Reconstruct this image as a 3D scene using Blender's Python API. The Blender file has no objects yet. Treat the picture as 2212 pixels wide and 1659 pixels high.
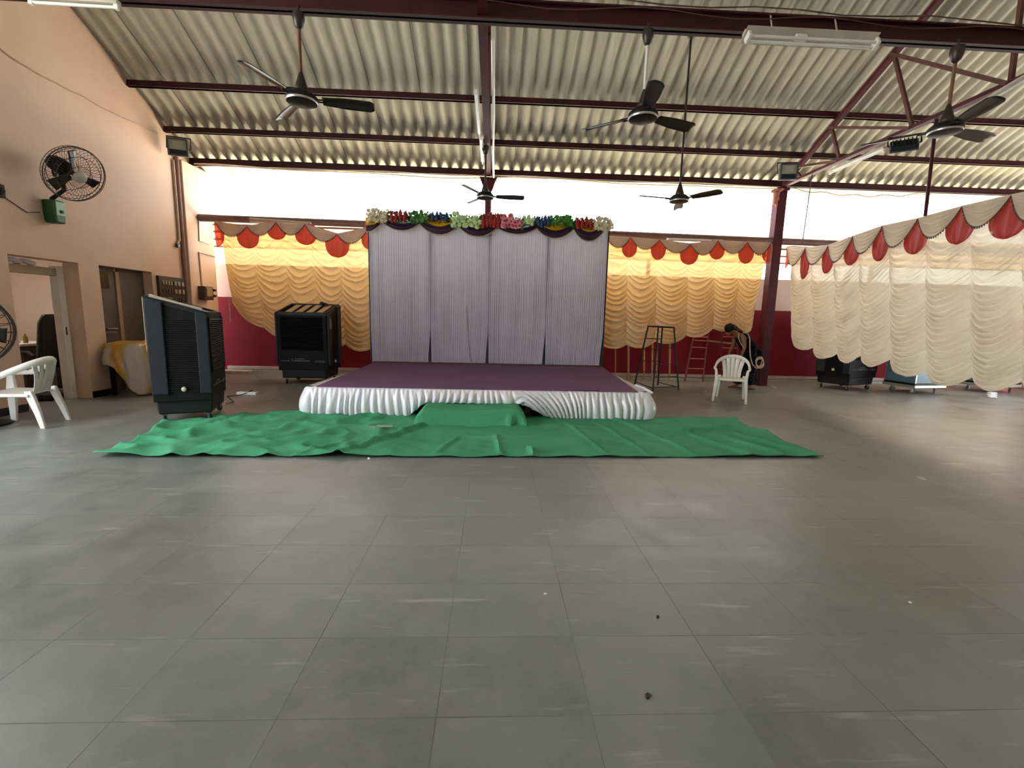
import bpy, bmesh, math, random
import numpy as np
from mathutils import Vector, Matrix, noise

random.seed(7)
scene = bpy.context.scene
COL = scene.collection
PI = math.pi

# ------------------------------------------------------------------ camera
IMG_W, IMG_H, FOC, CAM_H = 2212.0, 1659.0, 976.96, 1.40
PITCH, YAW, ROLL = 0.14625, 0.04066, 0.02399
_d = Vector((-math.sin(YAW) * math.cos(PITCH), -math.sin(PITCH), math.cos(YAW) * math.cos(PITCH)))
_u = Vector((math.cos(ROLL), math.sin(ROLL), 0))
_n = _d.cross(_u).normalized()
if _n.y > 0:
    _n = -_n
_x = _d.cross(_n)
RW = Matrix((_x, _d, _n))               # rows: world X, Y, Z axes seen in the camera frame
CAM = Vector((0, 0, CAM_H))


def ray(px, py):
    return RW @ Vector((px - IMG_W / 2, py - IMG_H / 2, FOC))


def PZ(px, py, z=0.0):
    r = ray(px, py)
    return CAM + r * ((z - CAM_H) / r.z)


def PY(px, py, y):
    r = ray(px, py)
    return CAM + r * (y / r.y)


def PX(px, py, x):
    r = ray(px, py)
    return CAM + r * (x / r.x)


cd = bpy.data.cameras.new('camera')
cam = bpy.data.objects.new('camera', cd)
COL.objects.link(cam)
cd.sensor_width = 36
cd.lens = 36 * FOC / IMG_W
cd.clip_end = 300
cm = Matrix.Identity(4)
for i in range(3):
    cm[i][0] = RW[i][0]
    cm[i][1] = -RW[i][1]
    cm[i][2] = -RW[i][2]
    cm[i][3] = CAM[i]
cam.matrix_world = cm
scene.camera = cam

# ------------------------------------------------------------------ materials
MATS = {}


def srgb(h):
    c = [int(h[i:i + 2], 16) / 255 for i in (0, 2, 4)]
    return tuple(x / 12.92 if x <= .04045 else ((x + .055) / 1.055) ** 2.4 for x in c)


class NT:
    def __init__(s, name):
        s.m = bpy.data.materials.new(name)
        s.m.use_nodes = True
        s.t = s.m.node_tree
        s.b = s.t.nodes['Principled BSDF']
        s.out = s.t.nodes['Material Output']

    def n(s, typ, **kw):
        nd = s.t.nodes.new(typ)
        for k, v in kw.items():
            if k in nd.inputs:
                nd.inputs[k].default_value = v
            else:
                setattr(nd, k, v)
        return nd

    def l(s, a, b):
        s.t.links.new(a, b)

    def math(s, op, a, b=None, clamp=False):
        nd = s.t.nodes.new('ShaderNodeMath')
        nd.operation = op
        nd.use_clamp = clamp
        for i, v in enumerate((a, b)):
            if v is None:
                continue
            if isinstance(v, (int, float)):
                nd.inputs[i].default_value = v
            else:
                s.l(v, nd.inputs[i])
        return nd.outputs[0]

    def mix(s, fac, a, b, blend='MIX'):
        nd = s.t.nodes.new('ShaderNodeMix')
        nd.data_type = 'RGBA'
        nd.blend_type = blend
        for sock, v in ((nd.inputs[0], fac), (nd.inputs[6], a), (nd.inputs[7], b)):
            if isinstance(v, (int, float)):
                sock.default_value = v
            elif isinstance(v, tuple):
                sock.default_value = (*v[:3], 1)
            else:
                s.l(v, sock)
        return nd.outputs[2]

    def noise(s, scale, detail=4, vec=None, rough=.55, stretch=None):
        if vec is None:
            vec = s.n('ShaderNodeTexCoord').outputs['Object']
        if stretch:
            mp = s.n('ShaderNodeMapping')
            mp.inputs['Scale'].default_value = stretch
            s.l(vec, mp.inputs[0])
            vec = mp.outputs[0]
        nd = s.n('ShaderNodeTexNoise', Scale=scale, Detail=detail, Roughness=rough)
        s.l(vec, nd.inputs['Vector'])
        return nd.outputs[0]

    def ramp(s, fac, lo, hi):
        nd = s.n('ShaderNodeMapRange')
        nd.inputs[1].default_value = lo
        nd.inputs[2].default_value = hi
        s.l(fac, nd.inputs[0])
        return nd.outputs[0]

    def bump(s, h, dist, strength=1.0):
        nd = s.n('ShaderNodeBump', Strength=strength, Distance=dist)
        s.l(h, nd.inputs['Height'])
        s.l(nd.outputs[0], s.b.inputs['Normal'])


def mat(name, col, rough=.6, metal=0.0, vary=.12, scale=6.0, bump=0.0, spec=.5, coat=0.0, stretch=None):
    """plain procedural surface: base colour broken up by noise, optional bump"""
    if name in MATS:
        return MATS[name]
    t = NT(name)
    c = srgb(col) if isinstance(col, str) else col
    f = t.ramp(t.noise(scale, 5, stretch=stretch), .3, .7)
    lo = tuple(x * (1 - vary) for x in c)
    hi = tuple(min(1, x * (1 + vary)) for x in c)
    t.l(t.mix(f, lo, hi), t.b.inputs['Base Color'])
    t.b.inputs['Roughness'].default_value = rough
    t.b.inputs['Metallic'].default_value = metal
    t.b.inputs['Specular IOR Level'].default_value = spec
    t.b.inputs['Coat Weight'].default_value = coat
    if bump:
        t.bump(t.noise(scale * 8, 3), bump)
    MATS[name] = t.m
    return t.m


def cloth(name, col, trans=.35, see=.08, tcol=None, rough=.45, sheen=.0, spec=.4, weave=0.0):
    """thin fabric: reflects, lets light through and is slightly see-through"""
    t = NT(name)
    c = srgb(col)
    tc = srgb(tcol) if tcol else c
    f = t.ramp(t.noise(3.0, 4), .3, .7)
    t.l(t.mix(f, tuple(x * .93 for x in c), tuple(min(1, x * 1.05) for x in c)), t.b.inputs['Base Color'])
    t.b.inputs['Roughness'].default_value = rough
    t.b.inputs['Specular IOR Level'].default_value = spec
    if weave:
        t.bump(t.noise(90, 2), weave)
    tr = t.n('ShaderNodeBsdfTranslucent')
    tr.inputs[0].default_value = (*tc, 1)
    m1 = t.n('ShaderNodeMixShader', Fac=trans)
    t.l(t.b.outputs[0], m1.inputs[1])
    t.l(tr.outputs[0], m1.inputs[2])
    last = m1
    if see > 0:
        tp = t.n('ShaderNodeBsdfTransparent')
        tp.inputs[0].default_value = (*tc, 1)
        m2 = t.n('ShaderNodeMixShader', Fac=see)
        t.l(m1.outputs[0], m2.inputs[1])
        t.l(tp.outputs[0], m2.inputs[2])
        last = m2
    t.l(last.outputs[0], t.out.inputs[0])
    return t.m


def emit(name, col, strength):
    t = NT(name)
    t.b.inputs['Base Color'].default_value = (*srgb(col), 1)
    t.b.inputs['Emission Color'].default_value = (*srgb(col), 1)
    t.b.inputs['Emission Strength'].default_value = strength
    return t.m


M_MAROON = mat('maroon_metal', '38101a', .6, spec=.3, vary=.25, scale=5)
M_MAROON2 = mat('maroon_pillar', '47131e', .65, spec=.25, vary=.3, scale=4)
M_BROWN = mat('brown_angle', '54302a', .5, vary=.25, scale=7)
M_PIPE = mat('mauve_pipe', '6c4c48', .5, vary=.2, scale=4)
M_BLACK = mat('black_plastic', '08090a', .7, vary=.2, spec=.25)
M_BLACK2 = mat('black_paint', '0e0f11', .55, vary=.2, spec=.35)
M_SLATE = mat('slate_plastic', '1f262d', .6, vary=.15, spec=.3)
M_CHROME = mat('dull_steel', '8d8f92', .35, .8)
M_WHITEP = mat('white_plastic', 'ecebe4', .4, vary=.05)
M_CREAMP = mat('cream_plastic', 'cfc7ae', .4, vary=.06)
M_TUBE = mat('tube_glass', 'e8e8e2', .2, vary=.02)
M_FIXT = mat('fixture_metal', 'b8b0a2', .4, vary=.12)
M_PVC = mat('pvc_conduit', 'bda088', .5)
M_WIRE = mat('pale_wire', 'c9b9a2', .5)
M_DWIRE = mat('dark_wire', '221c1a', .5)
M_FANBR = mat('fan_brown', '2b211c', .4, vary=.2)
M_FANBLADE = mat('fan_blade', '1c1815', .35, vary=.15)
M_WHITE = mat('white_paint', 'ece4dc', .5, vary=.06)
M_GREEN_BOX = mat('green_plastic', '1d5224', .45)
M_GREEN_LT = mat('pale_green_panel', '7fae7c', .4)
M_BLUECASE = mat('blue_laminate', '5f7f96', .45, vary=.15, scale=4)
M_ALU = mat('aluminium_edge', 'b9b8b2', .35, .6)
M_NAVY = mat('navy_frame', '1a2633', .5)
M_BAMBOO = mat('bamboo', 'a8825a', .6, vary=.2, scale=9)
M_PINKBAR = mat('pinkish_metal', 'a3655c', .5)
M_REDBAR = mat('dark_red_metal', '5a1a20', .5)
M_GREYDOOR = mat('grey_door_paint', '5c5450', .55, vary=.12, scale=3)
M_DARKPANE = mat('dark_pane', '2e2220', .25)
M_STRIP = mat('cream_wood', 'a08a70', .5)
M_SKIN = mat('brown_skin', '7c5238', .5)
M_HAIR = mat('black_hair', '060506', .6, spec=.2)
M_RUBBER = mat('rubber', '15151a', .6)
M_BROWNBOX = mat('brown_bakelite', '4a2e24', .4)
M_BEIGEBOX = mat('beige_bakelite', '9c8456', .4)
M_BOARD = mat('dark_board', '3a2c25', .5)
M_SWITCH = mat('switch_ivory', 'a89c8c', .4)
M_SWITCHD = mat('switch_brown', '6a5a4e', .4)
M_GLASS = mat('lamp_glass', '9aa39a', .12)
M_PAPER = mat('paper', 'b9c2b8', .7)
M_GOLD = mat('gold_trim', 'b09a78', .5)
M_ROPE = mat('rope', 'c0aa92', .7)
M_LEATH = mat('black_leatherette', '101113', .35)
M_OFFGREEN = mat('chair_edge', '5c6a58', .5)
M_SKIRTING = mat('dark_skirting', '1c1a1b', .5)
M_WHITESTONE = mat('white_plinth', 'b5aca4', .55)

# cream satin curtains, translucent
M_CREAM = cloth('cream_satin', 'd8c29c', .34, .10, 'f0cc8c', .38, spec=.5)
M_CREAM_R = cloth('cream_satin_pale', 'ded5c4', .28, .05, 'f0e4cc', .36, spec=.5)
M_VAL = cloth('grey_satin', 'bba795', .15, .0, 'caa98c', .45)
M_VAL_R = cloth('ivory_satin', 'd9ccb8', .2, .0, 'e0cfae', .4)
M_REDC = cloth('red_net', '9c2028', .22, .16, 'd8604e', .45)
M_FRINGE = mat('fringe_brown', '4a3526', .6)
M_WHITESATIN = cloth('white_satin', 'f3f2fa', .03, 0, 'f4f4fa', .28, spec=.8)
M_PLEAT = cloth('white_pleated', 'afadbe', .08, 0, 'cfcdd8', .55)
M_PURPLE = cloth('purple_satin', '331a33', .05, 0, '331a33', .4)
M_YELLOWC = cloth('yellow_satin', 'd9ab1e', .25, 0, 'e8b928', .4)
M_YW = cloth('yellow_white_satin', 'c8a24a', .1, 0, None, .35)


def m_floor():
    t = NT('kota_stone_floor')
    oc = t.n('ShaderNodeTexCoord').outputs['Object']
    mp = t.n('ShaderNodeMapping')
    mp.inputs['Location'].default_value = (.73, -1.415 + .405 * 20, 0)
    t.l(oc, mp.inputs[0])
    br = t.n('ShaderNodeTexBrick', offset=0.0, squash=1.0)
    br.inputs['Color1'].default_value = (0, 0, 0, 1)
    br.inputs['Color2'].default_value = (1, 1, 1, 1)
    br.inputs['Mortar'].default_value = (.5, .5, .5, 1)
    br.inputs['Scale'].default_value = 1
    br.inputs['Mortar Size'].default_value = .0022
    br.inputs['Mortar Smooth'].default_value = .3
    br.inputs['Brick Width'].default_value = .553
    br.inputs['Row Height'].default_value = .405
    t.l(mp.outputs[0], br.inputs['Vector'])
    big = t.ramp(t.noise(.55, 5, oc), .32, .68)
    c = t.mix(big, srgb('606563'), srgb('7f8685'))
    tile = t.mix(br.outputs['Color'], (.86, .86, .86), (1.12, 1.12, 1.12))
    c = t.mix(.75, c, tile, 'MULTIPLY')
    med = t.ramp(t.noise(2.6, 8, oc, .7), .36, .68)
    c = t.mix(t.math('MULTIPLY', med, .55), c, srgb('8f9089'))
    fine = t.ramp(t.noise(40, 4, oc, .6), .4, .75)
    c = t.mix(t.math('MULTIPLY', fine, .12), c, srgb('98958c'))
    # pale scuffs dragged in two directions
    mp2 = t.n('ShaderNodeMapping')
    mp2.inputs['Rotation'].default_value = (0, 0, .55)
    mp2.inputs['Scale'].default_value = (.9, 7, 1)
    t.l(oc, mp2.inputs[0])
    sc = t.ramp(t.noise(1.6, 5, mp2.outputs[0], .6), .62, .76)
    mp3 = t.n('ShaderNodeMapping')
    mp3.inputs['Rotation'].default_value = (0, 0, 1.0)
    mp3.inputs['Scale'].default_value = (1.2, 8, 1)
    t.l(oc, mp3.inputs[0])
    sc2 = t.ramp(t.noise(1.9, 4, mp3.outputs[0], .55), .64, .8)
    s = t.math('MAXIMUM', sc, sc2)
    c = t.mix(t.math('MULTIPLY', s, .5), c, srgb('bdbdb4'))
    # dark stains
    st = t.ramp(t.noise(.9, 3, oc), .62, .75)
    c = t.mix(t.math('MULTIPLY', st, .35), c, srgb('45423b'))
    jn = t.ramp(t.noise(1.3, 3, oc), .38, .6)
    j = t.math('MULTIPLY', br.outputs['Fac'], jn)
    c = t.mix(t.math('MULTIPLY', j, .75), c, srgb('2b2a26'))
    t.l(c, t.b.inputs['Base Color'])
    r = t.math('ADD', t.math('MULTIPLY', med, .18), .30)
    t.l(r, t.b.inputs['Roughness'])
    t.b.inputs['Specular IOR Level'].default_value = .5
    t.bump(t.math('SUBTRACT', t.math('MULTIPLY', fine, .15), br.outputs['Fac']), .003, .6)
    return t.m


def m_roof():
    t = NT('cement_roof_sheet')
    oc = t.n('ShaderNodeTexCoord').outputs['Object']
    n1 = t.ramp(t.noise(1.2, 5, oc, stretch=(6, .5, .5)), .35, .7)
    c = t.mix(n1, srgb('b3af9f'), srgb('cfcbbc'))
    n2 = t.ramp(t.noise(5, 6, oc, stretch=(5, .7, .7)), .55, .8)
    c = t.mix(t.math('MULTIPLY', n2, .35), c, srgb('7a7566'))
    sep = t.n('ShaderNodeSeparateXYZ')
    t.l(oc, sep.inputs[0])
    # a dark line where two sheets lap, every five corrugations
    w = t.math('ABSOLUTE', t.math('SUBTRACT', t.math('MODULO', t.math('ADD', sep.outputs[0], 43.05), .86), .43))
    ln = t.math('LESS_THAN', w, .006)
    c = t.mix(t.math('MULTIPLY', ln, .6), c, srgb('2c261c'))
    t.l(c, t.b.inputs['Base Color'])
    t.b.inputs['Roughness'].default_value = .85
    t.b.inputs['Specular IOR Level'].default_value = .2
    return t.m


def m_wall(name, col, dirt, low=None):
    t = NT(name)
    oc = t.n('ShaderNodeTexCoord').outputs['Object']
    n1 = t.ramp(t.noise(.8, 5, oc), .35, .7)
    c = t.mix(n1, srgb(col), srgb(dirt))
    n2 = t.ramp(t.noise(2.5, 6, oc, stretch=(1, 1, .35)), .6, .8)
    c = t.mix(t.math('MULTIPLY', n2, .2), c, tuple(x * .6 for x in srgb(dirt)))
    if low:
        sep = t.n('ShaderNodeSeparateXYZ')
        t.l(oc, sep.inputs[0])
        m = t.math('LESS_THAN', sep.outputs[2], low[0])
        n3 = t.ramp(t.noise(2, 5, oc), .3, .7)
        c = t.mix(m, c, t.mix(n3, srgb(low[1]), srgb(low[2])))
    t.l(c, t.b.inputs['Base Color'])
    t.b.inputs['Roughness'].default_value = .7
    t.b.inputs['Specular IOR Level'].default_value = .25
    t.bump(t.noise(30, 4, oc), .004, .5)
    return t.m


def m_rug():
    t = NT('green_carpet')
    oc = t.n('ShaderNodeTexCoord').outputs['Object']
    n1 = t.ramp(t.noise(1.5, 5, oc), .3, .7)
    c = t.mix(n1, srgb('479a6e'), srgb('5cae84'))
    n2 = t.ramp(t.noise(160, 2, oc), .35, .7)
    c = t.mix(t.math('MULTIPLY', n2, .3), c, srgb('2f7d55'))
    t.l(c, t.b.inputs['Base Color'])
    t.b.inputs['Roughness'].default_value = .9
    t.b.inputs['Specular IOR Level'].default_value = .1
    t.bump(n2, .002, .6)
    return t.m


def m_stagecarpet():
    t = NT('purple_carpet')
    oc = t.n('ShaderNodeTexCoord').outputs['Object']
    n1 = t.ramp(t.noise(1.2, 5, oc), .3, .7)
    c = t.mix(n1, srgb('755674'), srgb('836382'))
    n2 = t.ramp(t.noise(120, 2, oc), .35, .7)
    c = t.mix(t.math('MULTIPLY', n2, .3), c, srgb('3d2738'))
    t.l(c, t.b.inputs['Base Color'])
    t.b.inputs['Roughness'].default_value = .9
    t.b.inputs['Specular IOR Level'].default_value = .1
    t.bump(n2, .002, .5)
    return t.m


def m_print(name, base, spots):
    """dark cloth with a pale leafy print"""
    t = NT(name)
    oc = t.n('ShaderNodeTexCoord').outputs['Object']
    v = t.n('ShaderNodeTexVoronoi', Scale=17.0, feature='DISTANCE_TO_EDGE')
    t.l(oc, v.inputs['Vector'])
    f = t.math('LESS_THAN', v.outputs['Distance'], .03)
    g = t.ramp(t.noise(6, 3, oc), .5, .62)
    c = t.mix(t.math('MULTIPLY', f, g), srgb(base), srgb(spots))
    t.l(c, t.b.inputs['Base Color'])
    t.b.inputs['Roughness'].default_value = .8
    t.b.inputs['Specular IOR Level'].default_value = .1
    return t.m


def m_yellowstripe():
    t = NT('yellow_white_cloth')
    oc = t.n('ShaderNodeTexCoord').outputs['Object']
    n1 = t.ramp(t.noise(2.6, 3, oc, stretch=(1, 1, .6)), .47, .55)
    c = t.mix(n1, srgb('b8892a'), srgb('b3a698'))
    t.l(c, t.b.inputs['Base Color'])
    t.b.inputs['Roughness'].default_value = .4
    return t.m


def m_awning():
    t = NT('yellow_fibre_sheet')
    oc = t.n('ShaderNodeTexCoord').outputs['Object']
    n1 = t.ramp(t.noise(1.5, 4, oc), .3, .7)
    c = t.mix(n1, srgb('ddd2b4'), srgb('ece4cc'))
    t.l(c, t.b.inputs['Base Color'])
    t.b.inputs['Roughness'].default_value = .5
    tr = t.n('ShaderNodeBsdfTranslucent')
    t.l(t.mix(.5, c, srgb('f0b040')), tr.inputs[0])
    m = t.n('ShaderNodeMixShader', Fac=.13)
    t.l(t.b.outputs[0], m.inputs[1])
    t.l(tr.outputs[0], m.inputs[2])
    t.l(m.outputs[0], t.out.inputs[0])
    return t.m


M_FLOOR = m_floor()
M_ROOF = m_roof()
M_WALL = m_wall('peach_wall', 'dfc2ac', 'd6b69f')
M_OFFICE = m_wall('office_wall', 'dcc6b4', 'd2baa6')
M_BACKWALL = m_wall('back_wall_paint', 'd9c6bd', 'cdb8ae', (1.72, '741224', '84182c'))
M_RUG = m_rug()
M_STAGEC = m_stagecarpet()
M_PRINT = m_print('dark_print_cloth', '07080a', '5d5a5a')
M_YSTRIPE = m_yellowstripe()
M_AWN = m_awning()
M_GROUND = mat('outside_ground', 'aaa8a2', .9, vary=.15, scale=1.0)

# ------------------------------------------------------------------ mesh helpers
ORG = {}


class MB:
    def __init__(s):
        s.v, s.f, s.m, s.cur = [], [], [], 0

    def add(s, vs, fs):
        o = len(s.v)
        s.v += [tuple(v) for v in vs]
        s.f += [tuple(i + o for i in f) for f in fs]
        s.m += [s.cur] * len(fs)

    def obox(s, c, size, R=None):
        hx, hy, hz = (x / 2 for x in size)
        R = R or Matrix.Identity(3)
        c = Vector(c)
        vs = [c + R @ Vector((x, y, z)) for x in (-hx, hx) for y in (-hy, hy) for z in (-hz, hz)]
        s.add(vs, [(0, 1, 3, 2), (4, 6, 7, 5), (0, 4, 5, 1), (2, 3, 7, 6), (0, 2, 6, 4), (1, 5, 7, 3)])
        return s

    def box(s, p0, p1):
        c = [(a + b) / 2 for a, b in zip(p0, p1)]
        return s.obox(c, [abs(b - a) for a, b in zip(p0, p1)])

    def bar(s, a, b, w, h, up=(0, 0, 1)):
        a, b = Vector(a), Vector(b)
        d = (b - a).normalized()
        side = d.cross(Vector(up))
        if side.length < 1e-4:
            side = d.cross(Vector((0, 1, 0)))
        side.normalize()
        u = side.cross(d)
        R = Matrix((d, side, u)).transposed()
        return s.obox((a + b) / 2, ((b - a).length, w, h), R)

    def tube(s, pts, r, n=8, closed=False, cap=True, flat=1.0):
        pts = [Vector(p) for p in pts]
        N = len(pts)
        rs = r if isinstance(r, (list, tuple)) else [r] * N
        vs, fs = [], []
        prev = None
        for i, p in enumerate(pts):
            a = pts[(i - 1) % N] if (closed or i > 0) else p
            b = pts[(i + 1) % N] if (closed or i < N - 1) else p
            d = (b - a)
            d = d.normalized() if d.length > 1e-9 else Vector((0, 0, 1))
            if prev is None:
                q = Vector((0, 0, 1)) if abs(d.z) < .9 else Vector((1, 0, 0))
            else:
                q = prev
            u = (q - d * q.dot(d))
            if u.length < 1e-6:
                u = d.orthogonal()
            u.normalize()
            prev = u
            w = d.cross(u)
            for k in range(n):
                a2 = 2 * PI * k / n
                vs.append(p + (u * math.cos(a2) + w * math.sin(a2) * flat) * rs[i])
        M = N if closed else N - 1
        for i in range(M):
            for k in range(n):
                j = (i + 1) % N
                fs.append((i * n + k, i * n + (k + 1) % n, j * n + (k + 1) % n, j * n + k))
        if cap and not closed:
            fs.append(tuple(range(n))[::-1])
            fs.append(tuple((N - 1) * n + k for k in range(n)))
        s.add(vs, fs)
        return s

    def lathe(s, prof, n=24, M=None):
        M = M or Matrix.Identity(4)
        vs, fs = [], []
        for r, z in prof:
            for k in range(n):
                a = 2 * PI * k / n
                vs.append(M @ Vector((r * math.cos(a), r * math.sin(a), z)))
        for i in range(len(prof) - 1):
            for k in range(n):
                fs.append((i * n + k, i * n + (k + 1) % n, (i + 1) * n + (k + 1) % n, (i + 1) * n + k))
        fs.append(tuple(range(n))[::-1])
        fs.append(tuple((len(prof) - 1) * n + k for k in range(n)))
        s.add(vs, fs)
        return s

    def prism(s, poly, depth, M=None):
        M = M or Matrix.Identity(4)
        n = len(poly)
        vs = [M @ Vector((x, y, 0)) for x, y in poly] + [M @ Vector((x, y, depth)) for x, y in poly]
        fs = [tuple(range(n))[::-1], tuple(range(n, 2 * n))]
        fs += [(i, (i + 1) % n, n + (i + 1) % n, n + i) for i in range(n)]
        s.add(vs, fs)
        return s

    def grid(s, fn, nu, nv):
        vs = [fn(i / nu, j / nv) for j in range(nv + 1) for i in range(nu + 1)]
        w = nu + 1
        fs = [(j * w + i, j * w + i + 1, (j + 1) * w + i + 1, (j + 1) * w + i) for j in range(nv) for i in range(nu)]
        s.add(vs, fs)
        return s

    def build(s, name, mats, parent=None, smooth=False, bevel=0.0, solid=0.0, origin=None, offset=0):
        mats = mats if isinstance(mats, (list, tuple)) else [mats]
        if parent is not None:
            o = ORG[parent.name]
        elif origin is not None:
            o = Vector(origin)
        else:
            xs = np.array(s.v)
            lo, hi = xs.min(0), xs.max(0)
            o = Vector(((lo[0] + hi[0]) / 2, (lo[1] + hi[1]) / 2, lo[2]))
        me = bpy.data.meshes.new(name)
        me.from_pydata([(v[0] - o[0], v[1] - o[1], v[2] - o[2]) for v in s.v], [], s.f)
        for m in mats:
            me.materials.append(m)
        me.polygons.foreach_set('material_index', s.m)
        if smooth:
            me.polygons.foreach_set('use_smooth', [True] * len(me.polygons))
        bm = bmesh.new()
        bm.from_mesh(me)
        bmesh.ops.recalc_face_normals(bm, faces=bm.faces)
        bm.to_mesh(me)
        bm.free()
        if smooth:
            try:
                me.set_sharp_from_angle(angle=math.radians(50))
            except Exception:
                pass
        ob = bpy.data.objects.new(name, me)
        COL.objects.link(ob)
        if parent is not None:
            ob.parent = parent
        else:
            ob.location = o
        ORG[ob.name] = Vector(o)
        if solid:
            md = ob.modifiers.new('thickness', 'SOLIDIFY')
            md.thickness = solid
            md.offset = offset
        if bevel:
            md = ob.modifiers.new('bevel', 'BEVEL')
            md.width = bevel
            md.segments = 2
            md.limit_method = 'ANGLE'
        return ob


def tag(o, label=None, cat=None, group=None, kind=None):
    for k, v in (('label', label), ('category', cat), ('group', group), ('kind', kind)):
        if v:
            o[k] = v
    return o


def E(name, loc, label, cat, group=None):
    o = bpy.data.objects.new(name, None)
    o.empty_display_size = .1
    COL.objects.link(o)
    o.location = loc
    ORG[o.name] = Vector(loc)
    return tag(o, label, cat, group)


def copy_tree(o, loc=None, rz=None, parent=None, label=None):
    kids = [c for c in bpy.data.objects if c.parent is o]
    c = o.copy()
    COL.objects.link(c)
    if parent is not None:
        c.parent = parent
    if loc is not None:
        c.location = loc
    if rz is not None:
        c.rotation_euler = (0, 0, rz)
    if label:
        c['label'] = label
    for k in kids:
        copy_tree(k, parent=c)
    return c


def lerp(a, b, t):
    return a + (b - a) * t


def rotz(a):
    return Matrix.Rotation(a, 3, 'Z')


def align(d, loc=(0, 0, 0)):
    """4x4 that carries local +Z onto direction d"""
    q = Vector((0, 0, 1)).rotation_difference(Vector(d).normalized())
    return Matrix.Translation(Vector(loc)) @ q.to_matrix().to_4x4()

# ================================================================== SETTING
XL = -6.25            # inner face of the left wall
YP = 10.06            # line of the back pillars


def roof_z(y):
    return 4.50 + .5 * (YP - y) if y >= 2 else 4.50 + .5 * (YP - 2) - .5 * (2 - y)


def struct(o):
    o['kind'] = 'structure'
    return o


b = MB()
b.box((-9.8, -7, -.06), (13.2, 11.05, 0))
struct(b.build('floor', M_FLOOR, origin=(0, 0, 0)))
b = MB()
b.box((-70, -70, -.2), (70, 70, -.07))
struct(b.build('ground', M_GROUND, origin=(0, 0, 0)))

# corrugated roof, two slopes
b = MB()
PITCHX, AMP = .215, .036


def roofsheet(y0, y1, rows, x0=-6.6, x1=13.6):
    nu = int((x1 - x0) / PITCHX * 10)

    def fn(u, v):
        x = lerp(x0, x1, u)
        y = lerp(y0, y1, v)
        c = math.cos(2 * PI * x / PITCHX)
        c = math.copysign(abs(c) ** .8, c)
        return (x, y, roof_z(y) + AMP * c)
    b.grid(fn, nu, rows)


roofsheet(10.62, 2.0, 4)
roofsheet(2.0, -7.4, 3)
struct(b.build('ceiling', M_ROOF, smooth=True, solid=.008, offset=1, origin=(0, 0, 0)))

# left wall with the office door, the grey double door and the wide entrance
b = MB()
MYZ = Matrix(((0, 0, 1, XL - .23), (1, 0, 0, 0), (0, 1, 0, 0), (0, 0, 0, 1)))


def strip(y0, y1, z0):
    b.prism([(y0, z0), (y1, z0), (y1, roof_z(y1) - .0), (y0, roof_z(y0) - .0)], .23, MYZ)


D1 = (6.24, 7.24, 2.06)
D2 = (7.60, 8.72, 2.07)
EN = (-.5, 4.6, 5.0)
for y0, y1, z0 in ((-7, EN[0], 0), (EN[0], 2, EN[2]), (2, EN[1], EN[2]), (EN[1], D1[0], 0), (D1[0], D1[1], D1[2]),
                   (D1[1], D2[0], 0), (D2[0], D2[1], D2[2]), (D2[1], 10.5, 0)):
    strip(y0, y1, z0)
b.box((XL - .23, D2[0], 0), (XL - .19, D2[1], D2[2]))
struct(b.build('wall_left', M_WALL, origin=(0, 0, 0)))
b = MB()
b.box((XL, 9.62, 0), (XL + .11, 10.5, 4.30))
struct(b.build('trim_1', M_WALL, origin=(0, 0, 0), bevel=.01))
b = MB()
b.box((XL, 7.24, 0), (XL + .015, 7.60, .10))
b.box((XL, 8.72, 0), (XL + .015, 9.62, .10))
b.box((XL, 4.5, 0), (XL + .015, 6.24, .10))
struct(b.build('baseboard_left', M_SKIRTING, origin=(0, 0, 0)))

# back wall, low, standing just outside the pillar line
b = MB()
b.box((-10.5, 10.85, 0), (16, 11.05, 2.46))
struct(b.build('wall_back', M_BACKWALL, origin=(0, 0, 0)))
b = MB()
b.box((-6.2, 10.72, 0), (13, 10.85, .05))
b.box((-6.2, 10.78, .065), (13, 10.85, .13))
struct(b.build('baseboard_back', M_WHITESTONE, origin=(0, 0, 0)))

# right wall far to the side, open to the yard
b = MB()
MYZR = Matrix(((0, 0, 1, 12.8), (1, 0, 0, 0), (0, 1, 0, 0), (0, 0, 0, 1)))
for y0, y1, z0 in ((-7, 2, 0), (2, 4.6, 0), (4.6, 8.6, 3.3), (8.6, 10.5, 0)):
    b.prism([(y0, z0), (y1, z0), (y1, roof_z(y1)), (y0, roof_z(y0))], .2, MYZR)
struct(b.build('wall_right', M_WALL, origin=(0, 0, 0)))
b = MB()
b.box((XL, -7.2, 0), (12.8, -7.0, 3.6))  # unseen wall added behind the camera to cut light on the near floor
struct(b.build('wall_front_blocker', M_WALL, origin=(0, 0, 0)))

# office behind the left wall
OX = -9.6
b = MB()
b.box((OX, 9.0, 0), (XL - .23, 9.1, 2.75))
struct(b.build('wall_office_far', M_OFFICE, origin=(0, 0, 0)))
b = MB()
b.box((OX - .1, 5.0, 0), (OX, 9.1, 2.75))
struct(b.build('wall_office_side', M_OFFICE, origin=(0, 0, 0)))
b = MB()
b.box((OX, 4.95, 0), (XL - .23, 5.05, 2.75))
struct(b.build('wall_office_near', M_OFFICE, origin=(0, 0, 0)))
b = MB()
b.box((OX - .1, 4.95, 2.75), (XL - .23, 9.1, 2.85))
struct(b.build('ceiling_office', M_OFFICE, origin=(0, 0, 0)))

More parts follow.
